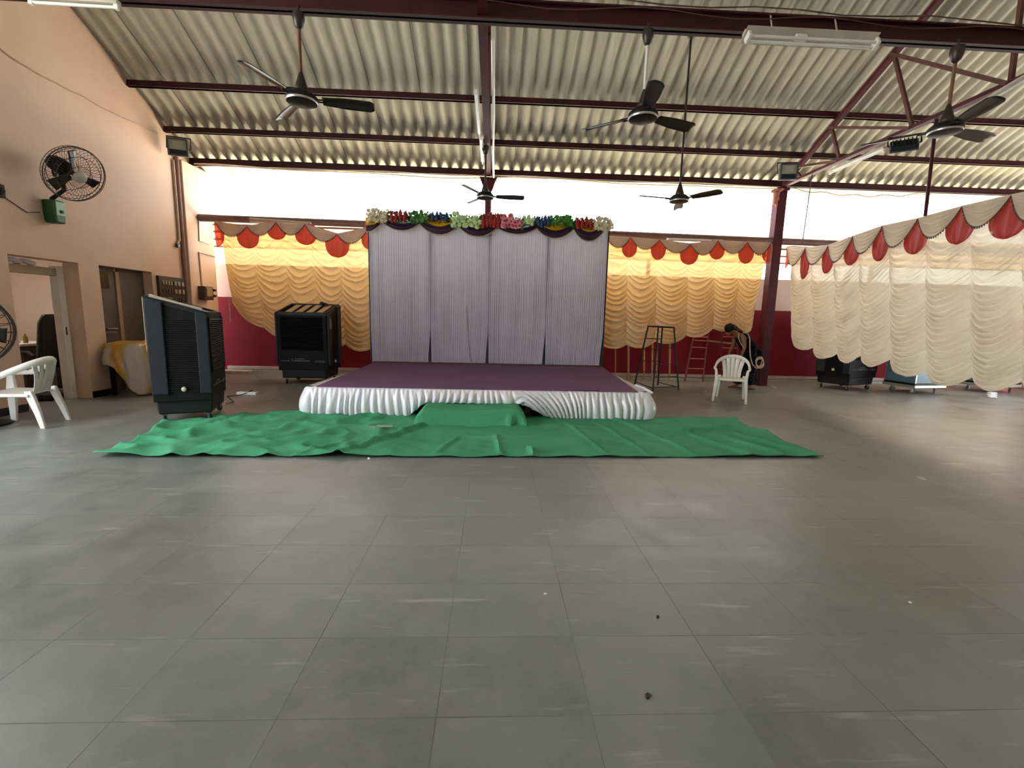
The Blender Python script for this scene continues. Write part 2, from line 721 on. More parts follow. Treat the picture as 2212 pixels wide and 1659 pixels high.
# office doorway: frame + leaf
dr = bpy.data.objects.new('door_1', None)
COL.objects.link(dr)
dr.location = (XL - .2, D1[0], 0)
ORG[dr.name] = Vector(dr.location)
dr['kind'] = 'structure'
b = MB()
b.box((XL - .30, D1[0], 0), (XL - .20, D1[0] + .10, D1[2]))
b.build('door_frame', M_STRIP, dr, bevel=.006)
b = MB()
b.box((XL - .32, D1[1] - .13, 0), (XL - .20, D1[1] - .03, D1[2] - .06))
pst = b.build('door_frame', M_WHITE, dr, bevel=.006)
b = MB()
b.box((XL - .199, D1[1] - .10, .98), (XL - .196, D1[1] - .08, 1.10))
b.build('strike_plate', M_BLACK2, pst)
b = MB()
b.box((XL - .29, D1[0] + .10, D1[2] - .21), (XL - .21, D1[1] - .13, D1[2] - .10))
b.build('door_lintel', M_STRIP, dr, bevel=.006)

# grey double door in its recess
dr = bpy.data.objects.new('door_2', None)
COL.objects.link(dr)
dr.location = (XL - .19, D2[0], 0)
ORG[dr.name] = Vector(dr.location)
dr['kind'] = 'structure'
ymid = D2[0] + .50
b = MB()
b.box((XL - .19, D2[0], 0), (XL - .15, ymid - .03, D2[2]))
lf = b.build('door_leaf', M_GREYDOOR, dr, bevel=.004)
b = MB()
b.box((XL - .149, D2[0] + .02, 1.72), (XL - .14, D2[0] + .34, D2[2] - .08))
b.build('door_pane', M_DARKPANE, lf)
b = MB()
b.tube([(XL - .15, D2[0] + .16, 1.06), (XL - .09, D2[0] + .16, 1.06), (XL - .09, D2[0] + .36, 1.06), (XL - .15, D2[0] + .36, 1.06)], .012, 8)
b.box((XL - .15, D2[0] + .12, .98), (XL - .142, D2[0] + .40, 1.02))
b.build('door_handle', M_CHROME, lf)
b = MB()
b.box((XL - .19, ymid + .05, 0), (XL - .155, D2[1], D2[2]))
b.build('door_leaf', M_GREYDOOR, dr, bevel=.004)
b = MB()
b.box((XL - .165, ymid - .03, 0), (XL - .13, ymid + .045, D2[2] - .06))
b.build('door_strip', M_STRIP, dr, bevel=.004)

# ------------------------------------------------------------------ pillars and roof steel
b = MB()
px_ = 6.16
b.box((px_ - .10, YP - .10, 0), (px_ + .10, YP + .10, 4.28))
b.box((px_ - .13, YP - .13, 4.24), (px_ + .13, YP + .13, 4.30))
o = b.build('steel_pillar', M_MAROON2, bevel=.008)
tag(o, 'maroon square steel pillar standing between the middle and the right curtain', 'pillar')
b = MB()
b.tube([(-.16, YP, .0), (-.16, YP, 4.2)], .07, 16)
b.prism([(-.16 - .17, 4.28), (-.16 + .17, 4.28), (-.16 + .08, 4.02), (-.16 - .08, 4.02)], .02, Matrix(((1, 0, 0, 0), (0, 0, 1, YP - .08), (0, 1, 0, 0), (0, 0, 0, 1))))
b.box((-.16 - .18, YP - .1, 4.26), (-.16 + .18, YP + .1, 4.29))
o = b.build('steel_pillar', M_MAROON2, smooth=True)
tag(o, 'round maroon steel pillar rising behind the flower-topped stage backdrop', 'pillar')

PURL = [(10.06, .13, 'lowest roof purlin along the bright gap, with wires tied under it'),
        (9.38, .10, 'second maroon roof purlin up from the bright gap'),
        (8.56, .10, 'third maroon roof purlin up from the bright gap, highest in view below the heavy beam'),
        (7.28, .10, 'maroon roof purlin hidden mostly behind the heavy beam, above the third purlin'),
        (6.2, .10, 'maroon roof purlin above the heavy beam at the top of the picture')]
for y, h, lab in PURL:
    zt = roof_z(y) - AMP
    b = MB()
    b.box((XL + .0, y - .03, zt - h), (13, y + .03, zt))
    b.box((XL + .0, y - .05, zt - h), (13, y + .03, zt - h + .012))
    o = b.build('roof_purlin', M_MAROON)
    tag(o, lab, 'beam', 'roof purlins')

# heavy longitudinal I beam carried by the trusses
BY, BZ0, BZ1 = 4.92, 4.27, 4.45
b = MB()
b.box((XL, BY - .015, BZ0), (13, BY + .015, BZ1))
b.box((XL, BY - .06, BZ0), (13, BY + .06, BZ0 + .018))
b.box((XL, BY - .06, BZ1 - .018), (13, BY + .06, BZ1))
o = b.build('heavy_beam', M_MAROON)
tag(o, 'heavy dark maroon I-beam crossing the whole hall at the top, carrying the near fans', 'beam')
b = MB()
pts = [(lerp(XL + .2, 12, i / 40), BY - .075, BZ1 + .02 + .02 * math.sin(i * 1.7)) for i in range(41)]
b.tube(pts, .007, 5)
pts = [(lerp(-.5, 12, i / 40), BY - .085, BZ1 - .06 + .03 * math.sin(i * 1.1 + 1)) for i in range(41)]
b.tube(pts, .006, 5)
o = b.build('beam_wiring', M_BROWN, smooth=True)
tag(o, 'brown wires strung loosely along the top of the heavy beam', 'wire')


def truss(x, label, name='roof_truss', w=.07):
    zb = 4.33
    root = E(name, (x, YP, 4.28), label, 'truss', 'roof trusses')
    b = MB()
    b.bar((x - w * .35, 9.96, zb), (x - w * .35, -6.8, zb), .05, .05)
    b.bar((x + w * .35, 9.96, zb), (x + w * .35, -6.8, zb), .05, .05)
    b.build('bottom_chord', M_MAROON2, root)
    b = MB()
    off = .17
    zt = lambda y: roof_z(y) - off
    b.bar((x, 9.96, zt(9.96) - .02), (x, 2.0, zt(2.0)), .09, .07)
    b.bar((x, 2.0, zt(2.0)), (x, -6.8, zt(-6.8)), .09, .07)
    b.build('top_chord', M_MAROON2, root)
    T = [9.55, 8.70, 7.49, 5.75, 4.0, 2.0, 0]
    B = [9.55, 8.39, 6.96, 5.67, 4.0, 2.0, 0]
    for i in range(1, 6):
        b = MB()
        b.bar((x + .01, T[i], zt(T[i])), (x + .01, B[i], zb), .045, .045, (1, 0, 0))
        b.build('web_member', M_BROWN, root)
        b = MB()
        b.bar((x - .03, T[i - 1], zt(T[i - 1])), (x - .03, B[i], zb), .045, .045, (1, 0, 0))
        b.build('web_member', M_BROWN, root)
    b = MB()
    b.bar((x, 9.62, zt(9.62)), (x, 9.40, zb), .04, .04, (1, 0, 0))
    b.build('web_member', M_BROWN, root)
    return root


truss(6.16, 'maroon lattice roof truss with slanting web bars on the right-hand pillar')
truss(-.16, 'maroon roof truss seen end-on over the stage, with tube lights clipped along it')

# corner gusset / rag tied at right pillar top
b = MB()
for k in range(5):
    a = k * 1.3
    b.tube([(6.05 + .02 * k, 9.93, 4.26), (5.97 + .03 * math.sin(a), 9.9, 4.16), (5.99 + .05 * math.cos(a), 9.9, 4.02 - .03 * k)], [.03, .045, .02], 6)
o = b.build('tied_rag', mat('pink_rag', 'b06a60', .8), smooth=True)
tag(o, 'pinkish rag tied at the top of the right-hand pillar', 'rag')

# horizontal pipe / beam that carries the curtains
b = MB()
b.tube([(-6.15, YP - .02, 3.30), (-3, YP - .02, 3.28), (2, YP - .02, 3.24), (6.1, YP - .02, 3.20), (13, YP - .02, 3.14)], .075, 14)
o = b.build('curtain_beam', M_PIPE, smooth=True)
tag(o, 'dusty mauve round beam running across the back just above the curtains', 'beam')
b = MB()
b.tube([PY(540, 475, 9.93), PY(600, 479, 9.93), PY(672, 484, 9.93)], .04, 10)
o = b.build('bamboo_pole', mat('pale_bamboo', 'b09a80', .6), smooth=True)
tag(o, 'short pale bamboo pole lashed along the beam above the left curtain', 'pole')

# rod hung from the truss chord, and the thin wire left of it
b = MB()
b.tube([(6.18, 6.60, 4.32), (6.21, 6.58, 3.0)], .022, 8)
o = b.build('hanging_rod', M_MAROON2, smooth=True)
tag(o, 'maroon rod hanging from the truss down to the top edge of the right curtain', 'rod')
b = MB()
b.tube([(6.17, 9.10, 4.32), (6.21, 9.22, 3.0)], .010, 6)
o = b.build('hanging_rod', M_BROWN, smooth=True)
tag(o, 'thin dark rod hanging beside the right pillar, holding the curtain corner', 'rod')

# awning outside, yellow fibre sheet on battens and posts
aw = E('yellow_awning', (3, 10.2, 3.2), 'yellow translucent corrugated awning outside, glimpsed between beam and curtains', 'awning')
b = MB()


def awfn(u, v):
    x = lerp(-10, 16, u)
    y = lerp(10.53, 12.0, v)
    return (x, y, lerp(3.40, 3.00, v) + .018 * math.cos(2 * PI * x / .15))


b.grid(awfn, 26 * 40, 2)
b.build('awning_sheet', M_AWN, aw, smooth=True)
for y in (10.75, 11.1, 11.5, 11.92):
    b = MB()
    zz = lerp(3.40, 3.00, (y - 10.53) / 1.47) - .022
    b.box((-10, y - .025, zz - .04), (16, y + .025, zz))
    b.build('batten', M_BROWN, aw)
for x in (-8, -2, 4, 10, 15):
    b = MB()
    b.box((x - .04, 11.9, -.07), (x + .04, 11.97, 2.98))
    b.build('awning_post', M_BROWN, aw)

# ------------------------------------------------------------------ wires and conduits
b = MB()
pts = []
for i in range(61):
    x = lerp(XL + .12, 6.1, i / 60)
    pts.append((x, YP - .07, 4.335 + .018 * math.sin(x * 1.9) - .02 * abs(math.sin(x * .55))))
b.tube(pts, .012, 6)
pts = [(p[0], p[1] - .02, p[2] - .045 + .025 * math.sin(p[0] * 1.1)) for p in pts]
b.tube(pts, .009, 6)
o = b.build('eave_wire', M_WIRE, smooth=True)
tag(o, 'pale electric wires sagging along the lowest purlin above the stage', 'wire')
b = MB()
pts = []
for i in range(31):
    x = lerp(6.25, 9.5, i / 30)
    pts.append((x, YP - .06, 4.30 - .10 * math.sin(PI * i / 30) + .02 * math.sin(i)))
b.tube(pts, .012, 6)
o = b.build('eave_wire', M_WIRE, smooth=True)
tag(o, 'pale wire drooping from the right pillar top along the eave', 'wire')
b = MB()
pts = []
wp = [(0, 105), (60, 145), (120, 178), (180, 208), (245, 244), (300, 268), (352, 292)]
for i in range(len(wp) - 1):
    for k in range(4):
        t = k / 4
        p = PX(lerp(wp[i][0], wp[i + 1][0], t), lerp(wp[i][1], wp[i + 1][1], t), XL + .014)
        pts.append((p.x, p.y, p.z - .015 * math.sin(PI * t)))
b.tube(pts, .010, 6)
o = b.build('wall_wire', M_PVC, smooth=True)
tag(o, 'thin wire stapled diagonally up the peach wall above the caged wall fan', 'wire')
b = MB()
xw = XL + .03
p0, p1 = PX(374, 345, xw), PX(382, 528, xw)
b.tube([p0, (p0.x, p0.y, p1.z + .1), p1], .02, 8)
o = b.build('conduit_pipe', M_PVC, smooth=True)
tag(o, 'narrow conduit dropping from the corner floodlight to a small socket', 'pipe')
b = MB()
b.obox((XL + .035, p1.y + .02, p1.z - .02), (.05, .07, .08))
o = b.build('wall_socket', M_BROWNBOX, bevel=.008)
tag(o, 'small brown socket at the lower end of the narrow conduit', 'socket')
b = MB()
b.tube([(XL + .045, 9.585, .0), (XL + .045, 9.585, 4.34)], .035, 10)
o = b.build('conduit_pipe', mat('mauve_conduit', '9a7468', .5), smooth=True)
tag(o, 'thick mauve pipe running full height at the corner pilaster edge', 'pipe')
b = MB()
xm = XL + .125
q = [PX(430, 545, xm), PX(463, 553, xm)]
m0 = PX(437, 622, xm)
b.tube([(xm, m0.y, m0.z), (xm, q[0].y, q[0].z), (xm, 10.48, q[0].z - .02)], .014, 8)
o = b.build('conduit_pipe', M_PVC, smooth=True)
tag(o, 'thin bent conduit above the brown meter box', 'pipe')

# meter box
mb_ = E('meter_box', (XL + .11, m0.y, 1.6), 'brown electric switch box on the corner pilaster by the red wall', 'switch box')
b = MB()
b.obox((XL + .11 + .07, m0.y + .02, 1.76), (.14, .30, .28))
b.build('box_body', M_BROWNBOX, mb_, bevel=.015)
b = MB()
b.obox((XL + .11 + .15, m0.y + .0, 1.78), (.03, .20, .19))
b.build('front_cover', M_BEIGEBOX, mb_, bevel=.012)
for dz in (-.06, .06):
    b = MB()
    b.obox((XL + .11 + .15, m0.y + .19, 1.77 + dz), (.05, .06, .05))
    b.build('cable_gland', M_BROWNBOX, mb_, bevel=.01)

# white notice sheet on the pilaster
b = MB()
b.obox((XL + .125, 10.16, 3.02), (.012, .36, .42), Matrix.Rotation(-.06, 3, 'X'))
o = b.build('notice_board', M_PAPER)
tag(o, 'pale blank sheet fixed to the corner pilaster under the beam', 'notice')

# dark switchboard with rows of little switches
sb = E('switchboard', (XL, 9.18, 1.4), 'dark switchboard panel with rows of small switches beside the grey double door', 'switchboard')
sy0, sy1, sz0, sz1 = 8.82, 9.52, 1.36, 2.02
b = MB()
b.box((XL, sy0, sz0), (XL + .05, sy1, sz1))
b.build('board', M_BOARD, sb, bevel=.006)
rows = [(1.90, [.10, .17, .24, .31, .42, .52, .63], (.035, .075)), (1.75, [.10, .17, .24, .31, .42, .52, .63], (.03, .07)),
        (1.60, [.09, .15, .21, .27, .33, .39, .45, .52, .60], (.025, .065))]
for r, (z, ys, (sw, sh)) in enumerate(rows):
    for k, y in enumerate(ys):
        big = k >= 4 and r < 2
        b = MB()
        b.obox((XL + .058, sy0 + y, z), (.02, .06 if big else sw, .08 if big else sh))
        is_ivory = (r == 0) or big or (r == 2 and k in (2, 3))  # ivory for the top row, the big switches and two below
        b.build('switch', M_SWITCH if is_ivory else M_SWITCHD, sb, bevel=.004)

# ------------------------------------------------------------------ floodlights
def floodlight(loc, yaw, pitch, label):
    root = E('floodlight', (0, 0, 0), label, 'floodlight', 'floodlights under the roof')
    ORG[root.name] = Vector((0, 0, 0))
    b = MB()
    b.box((-.16, .0, -.15), (.16, .06, .15))
    for k in range(7):
        b.box((-.14 + k * .045, .06, -.13), (-.13 + k * .045, .10, .13))
    b.build('housing', M_SLATE, root, bevel=.008)
    b = MB()
    for x0, z0, x1, z1 in ((-.165, -.155, .165, -.125), (-.165, .125, .165, .155), (-.165, -.125, -.135, .125), (.135, -.125, .165, .125)):
        b.box((x0, -.02, z0), (x1, .002, z1))
    b.build('bezel', mat('grey_bezel', '4a5056', .5), root, bevel=.004)
    b = MB()
    b.box((-.135, -.008, -.04), (.135, .004, .125))
    ln = b.build('lens', M_GLASS, root)
    b = MB()
    b.box((-.075, -.014, .0), (.075, -.009, .10))
    b.build('led_panel', mat('led_grey', 'a8ab9a', .3), ln)
    b = MB()
    b.tube([(-.17, .04, -.02), (-.19, .05, -.02), (-.19, .10, .19), (.19, .10, .19), (.19, .05, -.02), (.17, .04, -.02)], .012, 6)
    b.build('bracket', M_SLATE, root)
    root.location = loc
    root.rotation_euler = (pitch, 0, yaw)
    return root


floodlight(PX(384, 318, XL + .30), .30, .10, 'floodlight fixed high in the left corner above the conduits')
floodlight(PY(1704, 371, 9.25), -.18, .06, 'floodlight fixed on top of the right-hand pillar')
floodlight(PX(1952, 318, 6.0), 2.5, 1.0, 'dark floodlight hanging face away under the right truss')

# ------------------------------------------------------------------ tube lights
def tubelight(a, b_, label, ntube=1, wide=.06, down=(0, 0, -1), group='fluorescent tube fittings'):
    a, b_ = Vector(a), Vector(b_)
    mid = (a + b_) / 2
    root = E('tube_light', mid, label, 'tube light', group)
    d = (b_ - a).normalized()
    dn = Vector(down)
    side = d.cross(dn).normalized()
    m = MB()
    m.bar(a, b_, wide, .035, -dn)
    m.build('batten', M_FIXT, root, bevel=.004)
    for k in range(ntube):
        o = side * ((k - (ntube - 1) / 2) * wide * .6) + dn * .04
        m = MB()
        m.tube([a + o + d * .04, b_ + o - d * .04], .014, 10)
        m.build('tube', M_TUBE, root, smooth=True)
        for e in (a + d * .025, b_ - d * .025):
            m = MB()
            m.bar(e + o - dn * .05, e + o + dn * .02, .03, .035, d)
            m.build('holder', M_WHITEP, root)
    return root


# industrial fitting hung on two straps under the heavy beam
tl = E('tube_light', (3.1, 4.8, 4.2), 'white twin tube light hung on straps below the heavy beam, upper right', 'tube light', 'fluorescent tube fittings')
a, c = PY(1606, 82, 4.80), PY(1888, 92, 4.80)
b = MB()
d = (c - a)
R = Matrix.Rotation(-.5, 3, 'X')
mid = (a + c) / 2
b.obox(mid + Vector((0, 0, .02)), (d.length, .17, .012), R)
b.obox(mid + Vector((0, .03, .05)), (d.length * .98, .06, .04), R)
b.build('reflector', M_FIXT, tl, bevel=.004)
for k, (dy, dz) in enumerate(((-.075, -.03), (-.03, -.055))):
    b = MB()
    b.tube([mid + Vector((-d.length * .48, dy, dz)), mid + Vector((d.length * .48, dy, dz))], .014, 10)
    b.build('tube', M_TUBE, tl, smooth=True)
for sx in (-.485, .485):
    b = MB()
    b.obox(mid + Vector((d.length * sx, -.05, -.03)), (.03, .09, .07), R)
    b.build('holder', M_WHITEP, tl, bevel=.005)
b = MB()
b.obox(mid + Vector((-d.length * .08, -.03, .0)), (.11, .05, .05), R)
b.build('ballast', M_WHITEP, tl, bevel=.005)
for sx in (-.28, .22):
    b = MB()
    b.tube([mid + Vector((d.length * sx, 0, .03)), mid + Vector((d.length * sx, .06, .20)), mid + Vector((d.length * sx, .10, .32))], .008, 6)
    b.build('hanging_strap', M_FIXT, tl)

tubelight(PY(60, -6, 4.80), PY(257, 6, 4.80), 'white tube light cut by the top left edge of the picture')
xr = 6.02
tubelight(PX(1792, 370, xr), PX(1912, 318, xr), 'white tube light on the underside of the right truss, behind the far blade tip')
tubelight(PX(2082, 246, xr), PX(2226, 160, xr), 'white tube light on the right truss at the right picture edge, behind a fan blade', wide=.09)
tubelight((-.27, 6.15, 4.24), (-.27, 7.55, 4.24), 'white tube light on the middle truss, nearer of the two over the stage')
tubelight((-.25, 7.65, 4.24), (-.25, 8.85, 4.24), 'white tube light on the middle truss, farther of the two over the stage')
tubelight(PY(1440, 517, 9.93), PY(1560, 521, 9.93), 'white tube light lying along the beam above the middle curtain', down=(0, -1, 0))
b = MB()
b.tube([(-.06, 5.2, 4.27), (-.05, 7.0, 4.27), (-.06, 8.4, 4.27), (-.05, 9.9, 4.27)], .02, 8)
o = b.build('conduit_pipe', M_WHITEP, smooth=True)
tag(o, 'white conduit running beside the tube lights on the middle truss', 'pipe')

# ------------------------------------------------------------------ ceiling fans
def ceiling_fan(hub, ztop, ang, R, label, rodmat, topscale=1.0, tilt=-.26):
    x, y, z = hub
    root = E('ceiling_fan', (x, y, z), label, 'ceiling fan', 'ceiling fans')
    b = MB()
    b.tube([(x, y, z + .06), (x, y, ztop - .05)], .016, 10)
    b.build('down_rod', rodmat, root, smooth=True)
    T = Matrix.Translation((x, y, 0))
    s = topscale
    b = MB()
    b.lathe([(.012, ztop - .20 * s), (.045 * s, ztop - .17 * s), (.065 * s, ztop - .08 * s), (.06 * s, ztop - .03 * s), (.02, ztop - .02)], 18, T)
    b.tube([(x, y, ztop - .05), (x, y, ztop + .04)], .012, 6)
    b.build('top_canopy', M_FANBR, root, smooth=True)
    b = MB()
    b.lathe([(.018, z + .24), (.03, z + .20), (.055, z + .12), (.07, z + .07), (.06, z + .055)], 18, T)
    b.build('lower_canopy', M_FANBR, root, smooth=True)
    b = MB()
    b.lathe([(.04, z + .075), (.10, z + .06), (.145, z + .02), (.15, z - .01), (.14, z - .035), (.10, z - .045), (.0, z - .05)], 28, T)
    mo = b.build('motor', M_BLACK2, root, smooth=True)
    b = MB()
    b.lathe([(.148, z - .018), (.149, z - .022), (.142, z - .036), (.139, z - .03)], 28, T)
    b.build('motor_trim', M_ALU, mo, smooth=True)
    for k in range(3):
        a = ang + k * 2 * PI / 3
        Rz = Matrix.Translation((x, y, z)) @ Matrix.Rotation(a, 4, 'Z')
        b = MB()
        # bracket
        for p, q in (((.12, -.02, .0), (.22, -.03, .0)), ((.12, .02, .0), (.22, .03, .0))):
            b.bar(Rz @ Vector(p), Rz @ Vector(q), .02, .008)
        # blade, pitched about its length
        Rt = Rz @ Matrix.Rotation(tilt, 4, 'X')

        def bf(u, v):
            r = lerp(.19, R, u)
            wd = lerp(.105, .15, min(1, u * 2.2)) * (1 if u < .93 else (1 - (u - .93) * 4.5))
            t = (v - .5) * wd
            return Rt @ Vector((r, t, .012 * (1 - (2 * v - 1) ** 2)))
        b2 = MB()
        b2.grid(bf, 14, 6)
        bl = b2.build('blade', M_FANBLADE, root, smooth=True, solid=.006)
        b.build('blade_bracket', M_BLACK2, bl)
    return root


M_RODW = mat('white_rod', 'd9d6d0', .4)
M_RODB = mat('rust_rod', '6a4a30', .5)
h = PY(652, 214, 4.86)
ceiling_fan(h, 4.25, math.radians(-110), .68, 'ceiling fan with dark blades over the left of the hall, left of the stage backdrop', M_RODB, .85)
h = PY(1389, 250, 4.86)
ceiling_fan(h, 4.26, math.radians(-98), .66, 'ceiling fan on a white rod, one black blade pointing up, right of the middle truss', M_RODW, .85)
h = PY(2042, 280, 4.86)
ceiling_fan(h, 4.26, math.radians(-106), .70, 'ceiling fan at upper right in front of the slanting truss', M_RODB, .95)
h = PY(1048, 424, 8.2)
ceiling_fan(h, 4.30, math.radians(-118), .68, 'small distant ceiling fan just above the middle of the flower row', M_DWIRE, .9)
h = PY(1467, 431, 7.28)
ceiling_fan(h, roof_z(7.28) - .14, math.radians(-171), .66, 'distant ceiling fan on a very long thin rod above the middle curtain', M_DWIRE, 1.0)

# ================================================================== STAGE
ST_X0, ST_X1, ST_Y0, ST_Y1, ST_Z = -2.42, 2.06, 6.27, 9.78, .395
SKEW = .13      # the right-hand end runs out a little towards the back


def stx(t, y):
    v = (y - ST_Y0) / (ST_Y1 - ST_Y0)
    return lerp(lerp(ST_X0, ST_X0 - .06, v), lerp(ST_X1, ST_X1 + .30, v), t)


st = E('stage_platform', (0, 8, 0), 'low wide stage platform in the middle, under the purple carpet', 'stage')
b = MB()
b.prism([(stx(0, ST_Y0), ST_Y0), (stx(1, ST_Y0), ST_Y0), (stx(1, ST_Y1), ST_Y1), (stx(0, ST_Y1), ST_Y1)], .09, Matrix.Translation((0, 0, ST_Z - .10)))
b.build('deck', M_BROWN, st)
for i in range(4):
    for j in range(3):
        b = MB()
        y = lerp(ST_Y0 + .12, ST_Y1 - .12, j / 2)
        x = lerp(stx(.04, y), stx(.96, y), i / 3)
        b.box((x - .04, y - .04, 0), (x + .04, y + .04, ST_Z - .10))
        b.build('leg', M_BROWN, st)

b = MB()


def carp(u, v):
    y = lerp(ST_Y0 - .01, ST_Y1, v)
    x = stx(u, y) + (u - .5) * .02
    z = ST_Z - .006 + .004 * noise.noise((x * 1.5, y * 2.2, 3))
    if v < .05:
        z += .018 * max(0, noise.noise((x * 1.1, 5.2, 1))) * (1 - v / .05)
    r = abs(y - 9.25 - .05 * math.sin(x * 2))
    z += .012 * max(0, 1 - r / .06) * max(0, noise.noise((x * .9, 1, 7)) + .25)
    return (x, y, z + .008)


b.grid(carp, 150, 110)
o = b.build('stage_carpet', M_STAGEC, smooth=True, solid=.008, offset=-1)
tag(o, 'purple carpet covering the top of the stage', 'carpet')

# bare rear strip of boards in front of the backdrop
b = MB()
b.box((-2.5, 9.50, ST_Z + .003), (2.32, 9.60, ST_Z + .035))
o = b.build('stage_batten', M_BROWN, bevel=.004)
tag(o, 'brown wooden strip lying along the foot of the white backdrop', 'batten')

def smooth(t):
    t = max(0, min(1, t))
    return t * t * (3 - 2 * t)


# pleated white satin skirt, pulled up over the step
path = []
cr = .10
SK0, SK1 = ST_X0 - .17, ST_X1 + .20
for y in np.linspace(8.6, ST_Y0 + cr, 90):
    path.append((lerp(SK0, stx(0, 8.6) - .02, smooth((y - 6.37) / 1.8)), y, -1, 0))
for k in range(1, 12):
    a = PI / 2 * k / 12
    path.append((SK0 + cr - cr * math.cos(a), ST_Y0 + cr - (cr + .02) * math.sin(a), -math.cos(a), -math.sin(a)))
for x in np.linspace(SK0 + cr, SK1 - cr, 660):
    path.append((x, ST_Y0 - .02, 0, -1))
for k in range(1, 12):
    a = PI / 2 * k / 12
    path.append((SK1 - cr + cr * math.sin(a), ST_Y0 + cr - (cr + .02) * math.cos(a), math.sin(a), -math.cos(a)))
for y in np.linspace(ST_Y0 + cr, 8.6, 90):
    path.append((lerp(SK1, stx(1, 8.6) + .02, smooth((y - 6.37) / 1.8)), y, 1, 0))
NP = len(path)


def skirt_bottom(x, onfront):
    if not onfront:
        return .015
    w = smooth((x + 1.20) / .32) * (1 - smooth((x - .34) / .55))
    return .015 + .195 * w


def skirt(u, v):
    i = min(NP - 1, int(round(u * (NP - 1))))
    x, y, nx, ny = path[i]
    front = ny < -.5
    s = i * .0072
    zb = skirt_bottom(x, front)
    # folds slant sideways where the cloth is drawn up at the right of the step
    slant = .0
    if front and .3 < x < 1.5:
        slant = -.42 * v * smooth((x - .3) / .2) * (1 - smooth((x - .75) / .7))
    q = s + slant
    w = 13.5 * q + 1.6 * noise.noise((q * 1.1, 1, 0)) * 3
    th = q * 30 + 2.2 * noise.noise((q * 3.1, 2, 6)) + .5 * math.sin(v * 3 + q * 4)
    f = 2 * abs(math.sin(th)) ** .8 - 1
    grow = smooth(v * 1.6)
    amp = .034 * grow * (.8 + .5 * noise.noise((q * 2, 4, 2)))
    gather = .006 * math.sin(q * 95) * (1 - grow)
    bulge = .05 * smooth(v) + .045 * math.sin(PI * min(1, v)) + .02 * smooth(v)
    d = amp * f + gather + bulge
    zt = ST_Z + .012
    z = lerp(zt - .012, zb + .012 * f * grow, max(0, (v - .05) / .95)) - (.012 * (1 - v / .05) if v < .05 else 0)
    lip = -.26 * (1 - v / .05) if v < .05 else 0
    return (x + nx * (d + lip), y + ny * (d + lip), z)


b = MB()
b.grid(skirt, NP - 1, 22)
o = b.build('stage_skirt', M_WHITESATIN, smooth=True)
tag(o, 'white satin pleated skirt hanging round the front of the stage, lifted over the green step', 'cloth')
b = MB()
p0, p1 = PZ(1373, 832, ST_Z + .03), PZ(1408, 848, ST_Z + .03)
b.tube([p0, lerp(p0, p1, .5) + Vector((0, 0, .01)), p1], .018, 8)
o = b.build('rolled_cloth', M_WHITESATIN, smooth=True)
tag(o, 'rolled end of white cloth lying on the right edge of the stage', 'cloth')

# green covered step
sx0, sx1, sy0, sy1, sz = -.97, .43, 5.72, 6.18, .225
b = MB()


def stepfn(u, v):
    # wrap over the box: v 0..1 goes from front foot up, across the top
    x = lerp(sx0, sx1, u)
    L1, L2 = .22, .46
    s = v * (L1 + L2)
    r = .04
    nz = noise.noise((x * 2.2, v * 3, 4))
    if s < L1:
        y, z = sy0 - .015 - .05 * (1 - s / L1) ** 2 + .02 * nz, s
    else:
        y, z = sy0 + (s - L1), sz - .012 + .012 * nz + .010 * math.sin(x * 4)
    z = min(z, sz)
    k = smooth(1 - abs(s - L1) / .05)
    y += .02 * k
    z -= .015 * k
    e = min(u, 1 - u)
    if e < .06:
        z2 = z * (e / .06) ** .5
        x += (-1 if u < .5 else 1) * .04 * (1 - e / .06)
        z = max(.004, z2)
    if u > .82 and s < L1:
        y -= .05 * math.sin((u - .82) / .18 * PI * 2.4) * (1 - s / L1)
    return (x, y, max(.004, z))


b.grid(stepfn, 90, 40)
o = b.build('stage_step', M_RUG, smooth=True)
tag(o, 'step wrapped in green carpet at the front middle of the stage', 'step')

# green carpet on the floor
LEFT = [PZ(*p) for p in ((200, 989), (246, 970), (292, 955), (322, 938), (350, 914), (420, 906), (520, 899), (640, 893))]
front_l, front_r = Vector((-3.80, 4.28, 0)), Vector((3.56, 4.56, 0))
RIGHT = [PZ(*p) for p in ((1778, 989), (1740, 972), (1690, 955), (1655, 931), (1622, 925), (1600, 915), (1590, 906))]


def poly_at(P, t):
    t = max(0, min(1, t)) * (len(P) - 1)
    i = min(len(P) - 2, int(t))
    return P[i].lerp(P[i + 1], t - i)


CREASE = [((-1.50, 4.36), (-1.05, 5.25), .035, .05), ((-1.05, 5.25), (-.85, 5.75), .03, .05), ((-2.6, 4.5), (-1.7, 5.1), .02, .05),
          ((-3.5, 4.9), (-2.8, 5.6), .03, .07), ((-3.7, 5.4), (-2.9, 5.9), .03, .06), ((-2.9, 4.6), (-2.3, 5.2), .02, .05), ((-2.2, 5.0), (-1.4, 5.6), .015, .05),
          ((-3.6, 5.0), (-3.1, 5.3), .035, .05), ((.10, 4.43), (.05, 5.2), .018, .03), ((.42, 4.44), (.40, 4.70), .04, .025),
          ((2.15, 4.5), (1.75, 6.2), .018, .04), ((2.75, 4.55), (2.45, 5.35), .022, .05), ((3.1, 4.55), (2.8, 5.35), .02, .05), ((2.35, 5.4), (3.2, 5.75), .035, .06), ((2.0, 5.35), (2.6, 5.45), .03, .05),
          ((1.2, 4.5), (1.0, 6.0), .012, .03), ((1.65, 4.5), (1.4, 6.1), .012, .03), ((-.55, 4.5), (-.4, 5.1), .015, .04), ((3.45, 4.56), (3.1, 5.5), .016, .05),
          ((-1.9, 4.36), (-1.6, 4.8), .02, .04), ((-2.3, 5.6), (-1.5, 5.9), .018, .05), ((-.2, 5.1), (.9, 5.2), .014, .06)]


